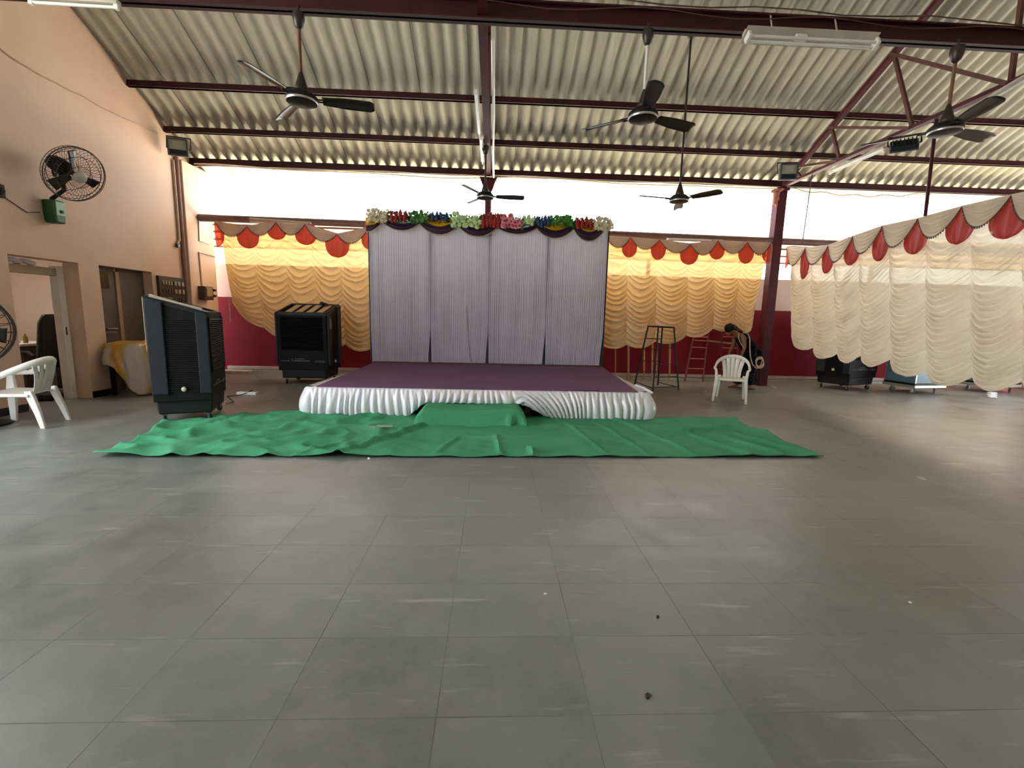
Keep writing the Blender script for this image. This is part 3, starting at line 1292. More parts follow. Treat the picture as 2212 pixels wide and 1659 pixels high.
def segd(px, py, a, c):
    ax, ay = a
    dx, dy = c[0] - ax, c[1] - ay
    t = max(0, min(1, ((px - ax) * dx + (py - ay) * dy) / (dx * dx + dy * dy)))
    return math.hypot(px - ax - dx * t, py - ay - dy * t), t


def rugfn(u, v):
    a, c = poly_at(LEFT, v), poly_at(RIGHT, v)
    p = a.lerp(c, u)
    if v < .12:           # slightly wavy front edge
        p.y += .015 * noise.noise((p.x * 3, 0, 0)) * (1 - v / .12)
    z = .018 + .020 * noise.noise((p.x * 2.1, p.y * 2.1, 0)) + .012 * noise.noise((p.x * 6, p.y * 6, 5))
    if p.x < -.9:
        rid = 1 - abs(noise.noise((p.x * 2.4 + p.y, p.y * 2.6 - p.x * .6, 9))) * 3
        z += .036 * max(0, rid) * smooth((-.7 - p.x) / .8)
    for A, B, h, w in CREASE:
        d, t = segd(p.x, p.y, A, B)
        if d < w * 2.2:
            z += 1.5 * h * math.exp(-(d / w) ** 2 * 1.6) * (.5 + .5 * math.sin(PI * (.15 + .7 * t)))
    return (p.x, p.y, max(.006, z))


b = MB()
b.grid(rugfn, 330, 84)
o = b.build('green_carpet', M_RUG, smooth=True, solid=.005, offset=1, origin=(0, 5.3, 0))
tag(o, 'wrinkled green carpet spread on the floor in front of the stage', 'carpet')

b = MB()
c = PZ(826, 922, .05)
for k in range(4):
    b.obox(c + Vector(((k - 1.5) * .06, .02 * (k % 2) - .03 * (k > 2), .004 * k)), (.10 - .01 * k, .07, .004), rotz(.2 * (k - 1)))
o = b.build('paper_scrap', mat('grey_paper', 'a9b0a8', .8))
tag(o, 'crumpled pale papers lying on the green carpet left of the step', 'paper')

# ================================================================== BACKDROP
BDY = 9.62
bd = E('stage_backdrop', (-.1, BDY, ST_Z), 'white pleated cloth backdrop of four panels standing at the rear of the stage', 'backdrop')
bx = [PY(x, 640, BDY).x for x in (800, 930, 1056, 1181, 1307)]
btop = PY(1050, 478, BDY).z
bbot = [PY(865, 783, BDY).z, PY(993, 785, BDY).z, PY(1120, 787, BDY).z, PY(1242, 790, BDY).z]
for i in range(4):
    x0, x1 = bx[i] + .003, bx[i + 1] - .003
    npl = 34
    rnd = random.Random(i + 3)
    ph = [rnd.uniform(.6, 1.4) for _ in range(npl + 1)]
    phs = np.cumsum(ph)
    phs = (phs - phs[0]) / (phs[-1] - phs[0])
    amps = [rnd.uniform(.4, 1.0) for _ in range(npl + 1)]

    def pf(u, v):
        k = u * npl
        j = int(min(npl - 1, k))
        fr = k - j
        uu = lerp(phs[j], phs[j + 1], fr)
        shrink = .045 * smooth((v - .72) / .28) if v > .72 else 0
        x = lerp(x0 + shrink * .3, x1 - shrink, uu)
        a = .017 * amps[j] * (.35 + (.65 if i > 1 else .3) * smooth(v * 1.3)) * (1.0 + .7 * noise.noise((x * 5, v * 2, i)))
        y = BDY - a * math.sin(PI * fr) ** .8 + .018 * noise.noise((x * 1.3, v * 1.5, 2)) + .006 * noise.noise((x * 9, v * .8, 2))
        z = lerp(btop, bbot[i], v) + .004 * noise.noise((x * 6, 0, v))
        return (x, y, z)
    b = MB()
    b.grid(pf, npl * 6, 30)
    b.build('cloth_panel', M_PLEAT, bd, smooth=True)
for i, x in enumerate(bx):
    b = MB()
    r = .03 if i in (0, 4) else .042
    b.box((x - r, BDY + .02, ST_Z), (x + r, BDY + .06, btop + .05))
    b.build('frame_pole', M_NAVY, bd)
b = MB()
b.box((bx[0], BDY + .02, btop), (bx[-1], BDY + .06, btop + .06))
b.build('frame_rail', M_NAVY, bd)
b = MB()
xx = lambda p, q: PY(p, q, BDY - .03)
b.tube([xx(1008, 660), xx(1011, 720), xx(1015, 765), xx(1019, 782)], .005, 5)
b.build('hanging_cord', M_DWIRE, bd)
# small white cloth ends showing under the panels
b = MB()
rnd = random.Random(5)
for k in range(26):
    x = rnd.choice([rnd.uniform(-1.75, -1.45), rnd.uniform(-.75, .25), rnd.uniform(.3, .75), rnd.uniform(1.25, 2.2)])
    b.obox((x, BDY + .12 + rnd.uniform(0, .05), ST_Z + .012 + .01 * rnd.random()), (rnd.uniform(.04, .10), .06, .03), rotz(rnd.uniform(-.5, .5)))
o = b.build('cloth_remnants', M_WHITESATIN, bevel=.006)
tag(o, 'white cloth ends peeping out under the backdrop panels', 'cloth', kind='stuff')

# valance of purple swags with gold trim and yellow fill
va = E('backdrop_valance', (-.1, BDY - .08, btop), 'purple satin swags with gold edging across the top of the backdrop', 'valance')
VY = BDY - .09
seams = [792, 828, 907, 990, 1074, 1159, 1238, 1303]
seam_y = [484, 480, 484, 489, 492, 494, 496, 500]
low = [501, 498, 507, 511, 506, 515, 521]
yel = [1, 0, 1, 1, 0, 1, 1]
for i in range(7):
    xa, xb = seams[i], seams[i + 1]
    pa, pb = PY(xa, seam_y[i], VY), PY(xb, seam_y[i + 1], VY)
    t0 = -1.0 if i else 0.0
    ml = PY((xa + xb) / 2 if i else xa, low[i], VY).z

    def bottom(t):
        s = (2 * t - 1) if i else t
        return lerp(pa.z, pb.z, t) - (lerp(pa.z, pb.z, .5) - ml) * (1 - abs(s) ** 2.2) if i else lerp(ml, pb.z, t ** 2.0)

    def sw(u, v):
        x = lerp(pa.x, pb.x, u)
        zt = lerp(pa.z, pb.z, u) + .09 - .10 * (math.sin(PI * u) if i else math.cos(PI * u / 2))
        zb = bottom(u)
        z = lerp(zt, zb, v)
        d = .03 + .05 * math.sin(PI * v * .8) * (math.sin(PI * u) * .8 + .2) + .008 * math.sin(v * 16)
        return (x, VY - d, z)
    b = MB()
    b.grid(sw, 24, 14)
    s_ = b.build('swag', M_PURPLE, va, smooth=True)
    b = MB()
    b.tube([Vector((lerp(pa.x, pb.x, k / 20), VY - .055, bottom(k / 20) - .008)) for k in range(21)], .012, 6)
    b.build('gold_trim', M_GOLD, s_, smooth=True)
    if yel[i]:
        def yf(u, v):
            uu = lerp(.15, .85, u) if i else lerp(0, .6, u)
            x = lerp(pa.x, pb.x, uu)
            z = lerp(pa.z, pb.z, uu) + .13 - lerp(.02, .17, v) * (math.sin(PI * uu) if i else 1)
            return (x, VY - .075 - .02 * math.sin(v * 9), z)
        b = MB()
        b.grid(yf, 14, 10)
        b.build('yellow_drape', M_YELLOWC, va, smooth=True)

# flowers: one artificial bunch per colour block
FM = {k: mat('flower_' + k, c, .55, vary=.15) for k, c in dict(white='d8cdb4', red='a8332c', green='4f8a3c', blue='2c4d78', lime='b9d79a', pink='d98a94', leaf='4f7d3a', dleaf='2f5a30', cream='d9d6a0', core='b83a4a').items()}
FY = BDY - .17


def petal_star(r, n=6, w=.34):
    b = MB()
    for k in range(n):
        a = 2 * PI * k / n
        c, s = math.cos(a), math.sin(a)
        P = [(0, 0, 0), (r * .55, -r * w, .012), (r, 0, .03), (r * .55, r * w, .012)]
        b.add([(x * c - y * s, -z, x * s + y * c) for x, y, z in P], [(0, 1, 2, 3)])
    return b


def rosette(r):
    b = MB()
    for ring, (rr, h) in enumerate(((r, 0), (r * .66, .012), (r * .34, .02))):
        vs = [(0, -h - .008, 0)] + [(rr * math.cos(2 * PI * k / 12) * (1 + .08 * (k % 2)), -h + .01, rr * math.sin(2 * PI * k / 12) * (1 + .08 * (k % 2))) for k in range(12)]
        b.add(vs, [(0, 1 + k, 1 + (k + 1) % 12) for k in range(12)])
    return b


def spike(hh, r):
    b = MB()
    rnd = random.Random(3)
    prof = []
    for k in range(13):
        t = k / 12
        prof.append((r * (math.sin(PI * min(1, t * .9 + .08)) ** .55) * (1 + .18 * (k % 2)), lerp(-hh / 2, hh / 2, t)))
    b.lathe(prof, 10)
    for k in range(46):
        a = k * 2.4
        z = lerp(-hh / 2, hh / 2, k / 45)
        rr = r * (1 - .5 * abs(2 * k / 45 - .9))
        c, s = math.cos(a), math.sin(a)
        p = Vector((c * rr, s * rr, z))
        t = Vector((-s, c, 0))
        u = Vector((c * .75, s * .75, .6))
        b.add([p - t * .020, p + u * .022 - t * .014, p + u * .045, p + t * .020], [(0, 1, 2, 3)])
    return b


def leafy(w, h, n, seed, ll=.075, upz=.35):
    rnd = random.Random(seed)
    b = MB()
    for _ in range(n):
        p = Vector((rnd.uniform(-w / 2, w / 2), rnd.uniform(-.07, .07), rnd.uniform(-h / 2, h / 2)))
        d = Vector((rnd.uniform(-1, 1), rnd.uniform(-1, .2), rnd.uniform(-.6, 1) + upz)).normalized()
        s = d.cross(Vector((rnd.uniform(-1, 1), rnd.uniform(-1, 1), rnd.uniform(-1, 1)))).normalized() * rnd.uniform(.012, .022)
        L = ll * rnd.uniform(.6, 1.2)
        b.add([p, p + d * L * .5 - s, p + d * L, p + d * L * .5 + s], [(0, 1, 2, 3)])
    return b


FLOW = {}


def flower_mesh(kind):
    if kind not in FLOW:
        typ, colr = kind.split('_')
        b = dict(star=lambda: petal_star(.05), ros=lambda: rosette(.043), spk=lambda: spike(.25, .038), pink=lambda: rosette(.058), big=lambda: petal_star(.055, 8, .3))[typ]()
        FLOW[kind] = (b, FM[colr])
    return FLOW[kind]


BUNCH = [(793, 838, 453, 486, 'star_white', 26, 'cream', 'bunch of white star flowers at the far left end of the flower row'),
         (838, 885, 456, 483, 'spk_red', 4, 'leaf', 'red flower spikes second from the left in the flower row'),
         (885, 928, 457, 486, 'star_green', 22, 'leaf', 'bushy green bunch left of the blue flowers at the left half of the row'),
         (926, 973, 460, 484, 'spk_blue', 4, 'dleaf', 'blue flower spikes in the left half of the flower row'),
         (972, 1040, 461, 496, 'ros_lime', 26, 'leaf', 'large bunch of round pale green rosettes left of the middle'),
         (1036, 1084, 462, 496, 'spk_red', 5, 'leaf', 'red flower bunch at the middle of the row in front of the round pillar'),
         (1080, 1132, 466, 498, 'pink_pink', 15, 'leaf', 'pink round flowers just right of the middle red bunch'),
         (1130, 1156, 468, 490, 'ros_lime', 11, 'leaf', 'narrow bunch of pale green rosettes right of the pink flowers'),
         (1154, 1192, 468, 493, 'spk_blue', 4, 'dleaf', 'blue flower spikes in the right half of the flower row'),
         (1188, 1240, 468, 494, 'star_green', 24, 'leaf', 'bushy green bunch in the right half of the flower row'),
         (1238, 1284, 470, 498, 'spk_red', 4, 'leaf', 'red flower spikes near the right end of the flower row'),
         (1280, 1324, 472, 502, 'star_white', 26, 'cream', 'bunch of white star flowers at the far right end of the flower row')]
for bi, (xa, xb, ya, yb, kind, n, leafc, lab) in enumerate(BUNCH):
    pa, pb = PY(xa, ya, FY), PY(xb, yb, FY)
    cx_, cz_ = (pa.x + pb.x) / 2, (pa.z + pb.z) / 2
    w, hh = pb.x - pa.x, pa.z - pb.z
    root = E('flower_bunch', (cx_, FY, cz_), lab, 'flowers', 'artificial flower bunches along the backdrop top')
    b = leafy(w * 1.02, hh * .85, int(300 * w / .45), bi, .07 if 'green' in kind else .06)
    b.v = [(x + cx_, y + FY + .05, z + cz_) for x, y, z in b.v]
    b.build('foliage', FM[leafc], root)
    mb2, fm = flower_mesh(kind)
    rnd = random.Random(bi + 50)
    first = None
    for k in range(n):
        if kind.startswith('spk'):
            lx = lerp(-w / 2 + .04, w / 2 - .04, (k + .5) / n)
            lz = rnd.uniform(-.02, .03)
            ly = -.06
            sc = min(1.15, hh / .27)
        else:
            cols = max(2, int(math.ceil(math.sqrt(n * w / hh))))
            rws = max(1, math.ceil(n / cols))
            lx = lerp(-w / 2 + .03, w / 2 - .03, ((k % cols) + .5 * ((k // cols) % 2) + .25) / cols) + rnd.uniform(-.02, .02)
            lz = lerp(-hh / 2 + .03, hh / 2 + .01, (k // cols + .5) / rws) + rnd.uniform(-.02, .02)
            ly = rnd.uniform(-.10, -.05)
            sc = rnd.uniform(.9, 1.15)
        if first is None:
            tmp = MB()
            tmp.v = [(x + cx_, y + FY, z + cz_) for x, y, z in mb2.v]
            tmp.f, tmp.m = list(mb2.f), list(mb2.m)
            first = tmp.build('flower', fm, root)
            ob = first
            if kind.startswith('pink'):
                core = MB()
                core.v = [(x * .45 + cx_, y - .024 + FY, z * .45 + cz_) for x, y, z in mb2.v]
                core.f, core.m = list(mb2.f), list(mb2.m)
                core.build('flower_core', FM['core'], first)
        else:
            ob = copy_tree(first, parent=root)
        ob.location = (lx, ly, lz)
        ob.rotation_euler = (rnd.uniform(-.5, .35), rnd.uniform(-3, 3) if not kind.startswith('spk') else rnd.uniform(-.12, .12), rnd.uniform(-.7, .7))
        ob.scale = (sc, sc, sc)
b = MB()
p = PY(1273, 455, FY + .05)
b.tube([p, PY(1273, 478, FY + .05)], .006, 6)
o = b.build('wire_stake', M_DWIRE)
tag(o, 'thin dark stake sticking up above the right red flowers', 'stake')

# ================================================================== CURTAINS
def curtain(label, tops, bots, nrm, mats, nfold, sag=.10, scal=.10, drop_top=None, group='gathered cream curtains', fold_amp=.055, drops=None, seed=0, val_h=.30, pin=None):
    cm_, vm, rm = mats
    nrm = Vector(nrm)
    tops = [Vector(p) for p in tops]
    bots = [Vector(p) for p in bots]
    n = len(tops) - 1
    c0 = sum(tops, Vector()) / len(tops)
    root = E('gathered_curtain', (c0.x, c0.y, min(p.z for p in bots)), label, 'curtain', group)
    pan = 18
    rnd = random.Random(seed)
    ph = [rnd.uniform(0, 6.28) for _ in range(n)]
    sg = [sag * rnd.uniform(.75, 1.3) for _ in range(n)]
    NV = nfold * 10

    def fn(u, v):
        k = u * n
        i = int(min(n - 1, k))
        t = k - i
        a = tops[i].lerp(tops[i + 1], t)
        c = bots[i].lerp(bots[i + 1], t)
        p = a.lerp(c, v)
        arch = 4 * t * (1 - t)
        g = min(1, v * 5)
        s1 = lerp(sg[i], scal, smooth((v - .8) / .2))
        p.z -= s1 * arch * g
        hgt = (a.z - c.z)
        lam = 1.0 / nfold
        nz = noise.noise((i * 3.1 + t * 1.2, v * 7, seed))
        q = v / lam + .8 * nz + ph[i]
        fr = q - math.floor(q)
        # sharp-crested hanging folds
        f = math.sin(PI * fr) ** .6 + .18 * math.sin(2 * PI * fr)
        pinch = .22 + .78 * math.sin(PI * t) ** .6
        am = fold_amp * pinch * (1 + .5 * noise.noise((u * 30, v * 11, seed + 3)))
        belly = .05 * math.sin(PI * t) * min(1, v * 3)
        p = p + nrm * (am * f + belly + .05 * noise.noise((u * 3, v * 2, seed + 8)) * min(1, v * 2))
        if pin:
            p = p + nrm * pin(u, v)
        return p
    b = MB()
    b.grid(fn, n * pan, NV)
    cl = b.build('curtain_cloth', cm_, root, smooth=True)
    # scalloped valance: one swag per panel
    for i in range(n):
        a, c = tops[i], tops[i + 1]
        vh = val_h * rnd.uniform(.9, 1.08)

        def sw(u, v):
            p = a.lerp(c, u)
            dz = vh * (1 - abs(2 * u - 1) ** 2.0)
            p.z += .012 - v * (dz + .012)
            f = .012 * math.sin(v * 34) * math.sin(PI * u) * (1 if vm is M_VAL_R else .25)
            return p + nrm * (.125 + .04 * math.sin(PI * u) * v + f)
        b = MB()
        b.grid(sw, 20, 30)
        s_ = b.build('valance_swag', vm, root, smooth=True)
        b = MB()
        for k in range(1, 22):
            u = k / 22
            p = sw(u, 1)
            b.bar(p, p - Vector((0, 0, .028)) + nrm * .004, .012, .008, nrm)
        b.tube([sw(k / 22, 1) for k in range(23)], .005, 4)
        b.build('fringe', M_FRINGE, s_)
    for i in range(n + 1):
        if drops and drops[i] is None:
            continue
        wd, hd = drops[i] if drops else (.17, .42)
        along = (tops[min(n, i + 1)] - tops[max(0, i - 1)]).normalized()
        base = tops[i]

        def dp(u, v):
            s = 2 * u - 1
            half = wd * (math.sin(PI * (.18 + .82 * v)) ** .55 if v < .55 else math.sin(PI * (.18 + .82 * .55)) ** .55 * math.sqrt(max(0, 1 - ((v - .55) / .45) ** 2)))
            half = max(half, .02)
            if i == 0:
                s = max(s, -.15)
            if i == n:
                s = min(s, .15)
            p = base + along * (s * half)
            p.z = base.z + .01 - hd * v
            return p + nrm * (.105 + .012 * math.sin(s * 9 + i) * v + .015 * (1 - abs(s)))
        b = MB()
        b.grid(dp, 22, 20)
        b.build('red_drop', rm, root, smooth=True)
    # red binding along the top
    b = MB()
    pts = []
    for i in range(n):
        for k in range(4):
            pts.append(tops[i].lerp(tops[i + 1], k / 4) + nrm * .03 + Vector((0, 0, .012)))
    pts.append(tops[-1] + nrm * .03 + Vector((0, 0, .012)))
    b.tube(pts, .014, 6)
    b.build('top_binding', M_REDC2, root, smooth=True)
    return root


M_REDC2 = mat('red_binding', '8e1c2c', .6)
CY = 9.92
T = [PY(*p, CY) for p in ((472, 482), (540, 491), (602, 482), (664, 487), (732, 508), (800, 494))]
B_ = [PY(*p, CY) for p in ((503, 655), (572, 708), (645, 732), (700, 738), (748, 744), (806, 752))]
curtain('cream gathered curtain with red drops on the left, behind the black cooler', T, B_, (0, -1, 0), (M_CREAM, M_VAL, M_REDC), 18,
        sag=.17, drops=[(.17, .50), (.23, .45), (.20, .36), (.23, .42), (.25, .48), (.17, .45)], seed=2, val_h=.24)
b = MB()
b.tube([PY(494, 640, CY + .05), PY(496, 668, CY + .05), PY(497, 697, CY + .05)], .010, 6)
o = b.build('curtain_cord', M_ROPE, smooth=True)
tag(o, 'pale cord hanging from the left corner of the left curtain', 'cord')
T = [PY(*p, CY) for p in ((1305, 512), (1358, 515), (1420, 520), (1486, 529), (1545, 522), (1608, 525), (1658, 527))]
B_ = [PY(*p, CY) for p in ((1290, 741), (1352, 745), (1415, 738), (1483, 725), (1540, 710), (1585, 700), (1622, 714))]
curtain('cream gathered curtain with red drops between the white backdrop and the maroon pillar', T, B_, (0, -1, 0), (M_CREAM, M_VAL, M_REDC), 19,
        sag=.16, drops=[None, (.17, .42), (.17, .42), (.21, .44), (.18, .40), (.18, .46), (.17, .42)], seed=4, val_h=.24)
b = MB()
b.tube([PY(1631, 655, CY), PY(1628, 680, CY), PY(1624, 708, CY)], .010, 6)
o = b.build('curtain_cord', M_ROPE, smooth=True)
tag(o, 'pale cord hanging at the right corner of the middle curtain', 'cord')
RX = 6.36
xs = [1712, 1753, 1803, 1857, 1922, 2000, 2097, 2205]
yt = [534, 536, 531, 511, 489, 473, 447, 423]
yb = [722, 751, 763, 768, 777, 803, 815, 824]
T = [PX(x, y, RX) for x, y in zip(xs, yt)]
B_ = [PX(x + 6 * (i > 0) * min(1, i / 2), y, RX) for i, (x, y) in enumerate(zip(xs, yb))]
for k in range(1, 3):
    T.append(T[7] + (T[7] - T[6]) * k)
    B_.append(B_[7] + (B_[7] - B_[6]) * k)
curtain('large pale cream gathered curtain hanging along the right side over the wheeled cases', T, B_, (-1, 0, 0), (M_CREAM_R, M_VAL_R, M_REDC), 27,
        sag=.2, scal=.16, drops=[(.13, .45), (.15, .62), (.16, .52), (.19, .50), (.17, .56), (.21, .52), (.21, .50), (.24, .52), (.2, .5), (.2, .5)], seed=6, val_h=.34, fold_amp=.075)

# ================================================================== COOLERS
def caster(root, x, y, z0=0.0, r=.045, name='caster', m=M_RUBBER, ang=0.0):
    b = MB()
    T = Matrix.Translation((x, y, z0 + r)) @ Matrix.Rotation(ang, 4, 'Z') @ Matrix.Rotation(PI / 2, 4, 'X')
    b.lathe([(r * .3, -.018), (r, -.014), (r, .014), (r * .3, .018)], 16, T)
    c = b.build(name, m, root, smooth=True)
    b = MB()
    R = rotz(ang)
    for s in (-.022, .022):
        p = Vector((x, y, z0 + r)) + R @ Vector((0, s, 0))
        b.obox(p + Vector((0, 0, .02)), (.03, .004, .06), R)
    b.obox((x, y, z0 + 2 * r + .012), (.06, .06, .01), R)
    b.build('caster_fork', M_CHROME, c)
    return c


def cooler(label):
    W, D, ZF, ZB, Z0 = .97, .72, 1.41, 1.59, .28
    root = E('air_cooler', (0, 0, 0), label, 'air cooler', 'tall black wheeled air coolers')
    w, d = W / 2, D / 2
    MYZ2 = Matrix(((0, 0, 1, -w), (1, 0, 0, 0), (0, 1, 0, 0), (0, 0, 0, 1)))
    zt = lambda y: lerp(ZF, ZB, (y + d) / D)
    b = MB()
    b.prism([(-d, Z0), (d, Z0), (d, ZB - .06), (-d, ZF - .06)], W, MYZ2)
    b.build('cabinet', M_BLACK, root, bevel=.012)
    # open top: raised rim with slats across, cabinet dark beneath
    b = MB()
    for x in (-w, w - .035):
        b.prism([(-d, ZF - .06), (d, ZB - .06), (d, ZB), (-d, ZF)], .035, Matrix.Translation((x + w, 0, 0)) @ MYZ2)
    b.prism([(-d, ZF - .06), (-d + .03, ZF - .055), (-d + .03, ZF + .005), (-d, ZF)], W, MYZ2)
    b.prism([(d - .03, ZB - .06), (d, ZB - .06), (d, ZB), (d - .03, ZB - .005)], W, MYZ2)
    b.build('top_rim', M_BLACK2, root)
    for k in range(4):
        b = MB()
        x = lerp(-w + .10, w - .26, k / 3)
        b.bar((x + .07, -d + .03, ZF - .035), (x + .07, d - .03, ZB - .035), .12, .02)
        b.build('top_slat', M_STRIP, root)
    # side walls: proud corner panels with a recessed grille between them
    for sx in (-1, 1):
        b = MB()
        for y0, y1 in ((-d + .0, -d + .14), (d - .20, d)):
            P = [(y0, Z0 + .10), (y1, Z0 + .10), (y1, zt(y1) - .02), (y0, zt(y0) - .02)]
            b.prism(P, .035, Matrix.Translation(((w if sx > 0 else -w - .035) + w, 0, 0)) @ MYZ2)
        b.build('side_panel', M_SLATE, root, bevel=.01)  # bluish light caught by the corner panels is put into their colour
        b = MB()
        for k in range(34):
            z = lerp(Z0 + .14, ZF - .10, k / 33)
            b.bar((sx * (w + .008), -d + .14, z), (sx * (w + .008), d - .20, z + .0), .016, .012)
        b.build('side_grille', M_BLACK, root)
        b = MB()
        T = align((sx, 0, 0), (sx * (w + .012), -.02, Z0 + .16))
        b.lathe([(.03, 0), (.03, .018), (.018, .026), (.0, .027)], 16, T)
        b.build('drain_cap', M_CREAMP, root, smooth=True)
    # front louvres
    b = MB()
    for k in range(26):
        z = lerp(Z0 + .40, ZF - .10, k / 25)
        b.obox((0, -d - .012, z), (W - .16, .03, .008), Matrix.Rotation(.5, 3, 'X'))
    b.build('front_louvre', M_BLACK, root)
    b = MB()
    b.box((-w + .02, -d - .02, Z0 + .38), (-w + .08, -d + .01, ZF - .06))
    b.box((w - .08, -d - .02, Z0 + .38), (w - .02, -d + .01, ZF - .06))
    b.box((-w + .02, -d - .02, Z0 + .36), (w - .02, -d + .01, Z0 + .40))
    b.build('front_frame', M_BLACK, root)
    b = MB()
    b.box((w + .036, -d + .03, 1.10), (w + .04, -d + .13, 1.30))
    st_ = b.build('sticker', mat('sticker_grey', '7d8378', .6), root)
    b = MB()
    for k in range(5):
        b.box((w + .04, -d + .045, 1.13 + .03 * k), (w + .041, -d + .115, 1.138 + .03 * k))
    b.build('sticker_print', M_DWIRE, st_)
    # small worn lettering on the front
    b = MB()
    rnd = random.Random(9)
    for (x0, x1, z, hgt) in ((-.16, .02, Z0 + .215, .014), (-.18, .13, Z0 + .175, .02), (-.43, -.27, Z0 + .175, .012), (.24, .40, Z0 + .185, .01), (.22, .42, Z0 + .16, .012)):
        x = x0
        while x < x1:
            ww = rnd.uniform(.007, .016)
            b.box((x, -d - .006, z), (x + ww, -d + .001, z + hgt * rnd.choice([.7, 1, 1, 1])))
            x += ww + .005
    b.box((-.22, -d - .006, Z0 + .17), (-.212, -d + .001, Z0 + .215))
    b.box((-.235, -d - .006, Z0 + .208), (-.195, -d + .001, Z0 + .216))
    b.build('worn_lettering', mat('worn_print', '6f7270', .6), root)
    # tank and wheels
    b = MB()
    b.prism([(-d + .03, .115), (d - .03, .115), (d - .01, Z0 + .02), (-d + .01, Z0 + .02)], W - .10, Matrix.Translation((.05, 0, 0)) @ MYZ2)
    b.build('water_tank', M_BLACK2, root, bevel=.02)
    for sx in (-1, 1):
        for sy in (-1, 1):
            caster(root, sx * (w - .11), sy * (d - .09), ang=.5 * sx + sy)
    return root


c2 = cooler('black air cooler with slatted open top in front of the left curtain')
c1 = copy_tree(c2, (-3.97, 6.08, 0), math.radians(110), label='big black air cooler nearest the camera, at the corner of the green carpet')
c1.scale = (.86, .86, .98)
c1.name = ('air_cooler')
c3 = copy_tree(c2, (7.96, 9.83, 0), math.radians(22), label='black air cooler half hidden under the right curtain beside the blue case')
c2.location = (-3.72, 9.38, 0)
for k in (c1, c3):
    k.name = 'air_cooler'
# pale folded cloth strip on top of the near cooler
b = MB()
R110 = Matrix.Rotation(math.radians(110), 3, 'Z')
o0 = Vector((-3.97, 6.08, 0))
pts = [o0 + R110 @ Vector((-.405, lerp(-.26, .26, k / 8), lerp(1.41, 1.543, k / 8) + .008)) for k in range(9)]
b.tube(pts, .014, 6)
pts = [o0 + R110 @ Vector((-.37 + .02 * k, lerp(.0, .29, k / 4), lerp(1.49, 1.572, k / 4))) for k in range(5)]
b.tube(pts, .011, 6)
pts = [o0 + R110 @ Vector((-.435, .318, z)) for z in (1.54, 1.3, 1.1, .9)]
b.tube(pts, .005, 6)
o = b.build('cloth_strip', mat('dusty_cloth', 'b5a794', .8), smooth=True)
tag(o, 'pale strip of cloth lying along the top edge of the near black cooler', 'cloth')
b = MB()
for k in range(7):
    a = k * 2.1
    b.lathe([(.01, 0), (.05, .012), (.045, .05), (.0, .07)], 9, Matrix.Translation((-3.52 + .04 * math.cos(a), 9.66 + .05 * math.sin(a), 1.545 + .012 * (k % 3))))
o = b.build('dark_rag', mat('dark_rag', '2b1f1c', .9), smooth=True)
tag(o, 'crumpled dark rag on top of the cooler left of the stage', 'rag')

# ------------------------------------------------------------------ blue cases on wheels
def flightcase(label, H=.92):
    W, D = .80, .62
    root = E('wheeled_case', (0, 0, 0), label, 'case', 'blue wheeled cases')
    w, d, z0 = W / 2, D / 2, .16
    b = MB()
    b.box((-w, -d, z0 + .03), (w, d, H))
    b.build('case_body', M_BLUECASE, root)
    b = MB()
    for x in (-w, w):
        for y in (-d, d):
            b.box((x - .014, y - .014, z0 + .03), (x + .014, y + .014, H))
    for z in (H,):
        for y in (-d, d):
            b.box((-w, y - .014, z - .014), (w, y + .014, z + .014))
        for x in (-w, w):
            b.box((x - .014, -d, z - .014), (x + .014, d, z + .014))
    b.build('edge_trim', M_ALU, root)
    b = MB()
    b.box((-w - .015, -d - .015, z0 + .03), (w + .015, d + .015, z0 + .075))
    b.build('dark_band', M_BLACK2, root)
    b = MB()
    b.box((-w - .03, -d - .03, z0 - .025), (w + .03, d + .03, z0 + .03))
    b.build('dolly_board', M_ALU, root, bevel=.006)
    for (cx2, cy2, ax) in ((-.22, -d - .006, 'x'), (.24, -d - .006, 'x'), (-w - .006, .0, 'y')):
        b = MB()
        L = .13
        q = (lambda t, o_, z: (cx2 + t, cy2 - o_, z)) if ax == 'x' else (lambda t, o_, z: (cx2 - o_, cy2 + t, z))
        b.tube([q(-L / 2, 0, .62), q(-L / 2, .025, .60), q(L / 2, .025, .60), q(L / 2, 0, .62)], .009, 6)
        b.tube([q(-L / 2, 0, .54), q(-L / 4, .012, .52), q(L / 2, .004, .535)], .012, 6)
        b.build('handle', M_BLACK2, root)
    for sx in (-1, 1):
        for sy in (-1, 1):
            caster(root, sx * (w - .10), sy * (d - .10), r=.052, m=mat('grey_wheel', '6c6a66', .5), ang=sx * .8 + sy * .3)
    return root


k1 = flightcase('pale blue wheeled case with silver edges under the right curtain, right of the black cooler')
k2 = copy_tree(k1, (11.32, 9.75, 0), math.radians(14), label='blue wheeled case at the right picture edge, mostly hidden by the curtain hem')
k1.location = (9.20, 9.42, 0)
k1.rotation_euler = (0, 0, math.radians(10))
b = MB()
for k in range(9):
    p = PZ(2138 + 5 * (k % 3), 853 - 2 * (k // 3), .06)
    b.lathe([(.02, 0), (.05, .012), (.04, .03), (.0, .04)], 8, Matrix.Translation((p.x, p.y, .0 + .02 * (k // 3))))
o = b.build('white_rag', M_WHITESATIN, smooth=True)
tag(o, 'crumpled white cloth on the floor by the wheels of the right edge case', 'cloth')

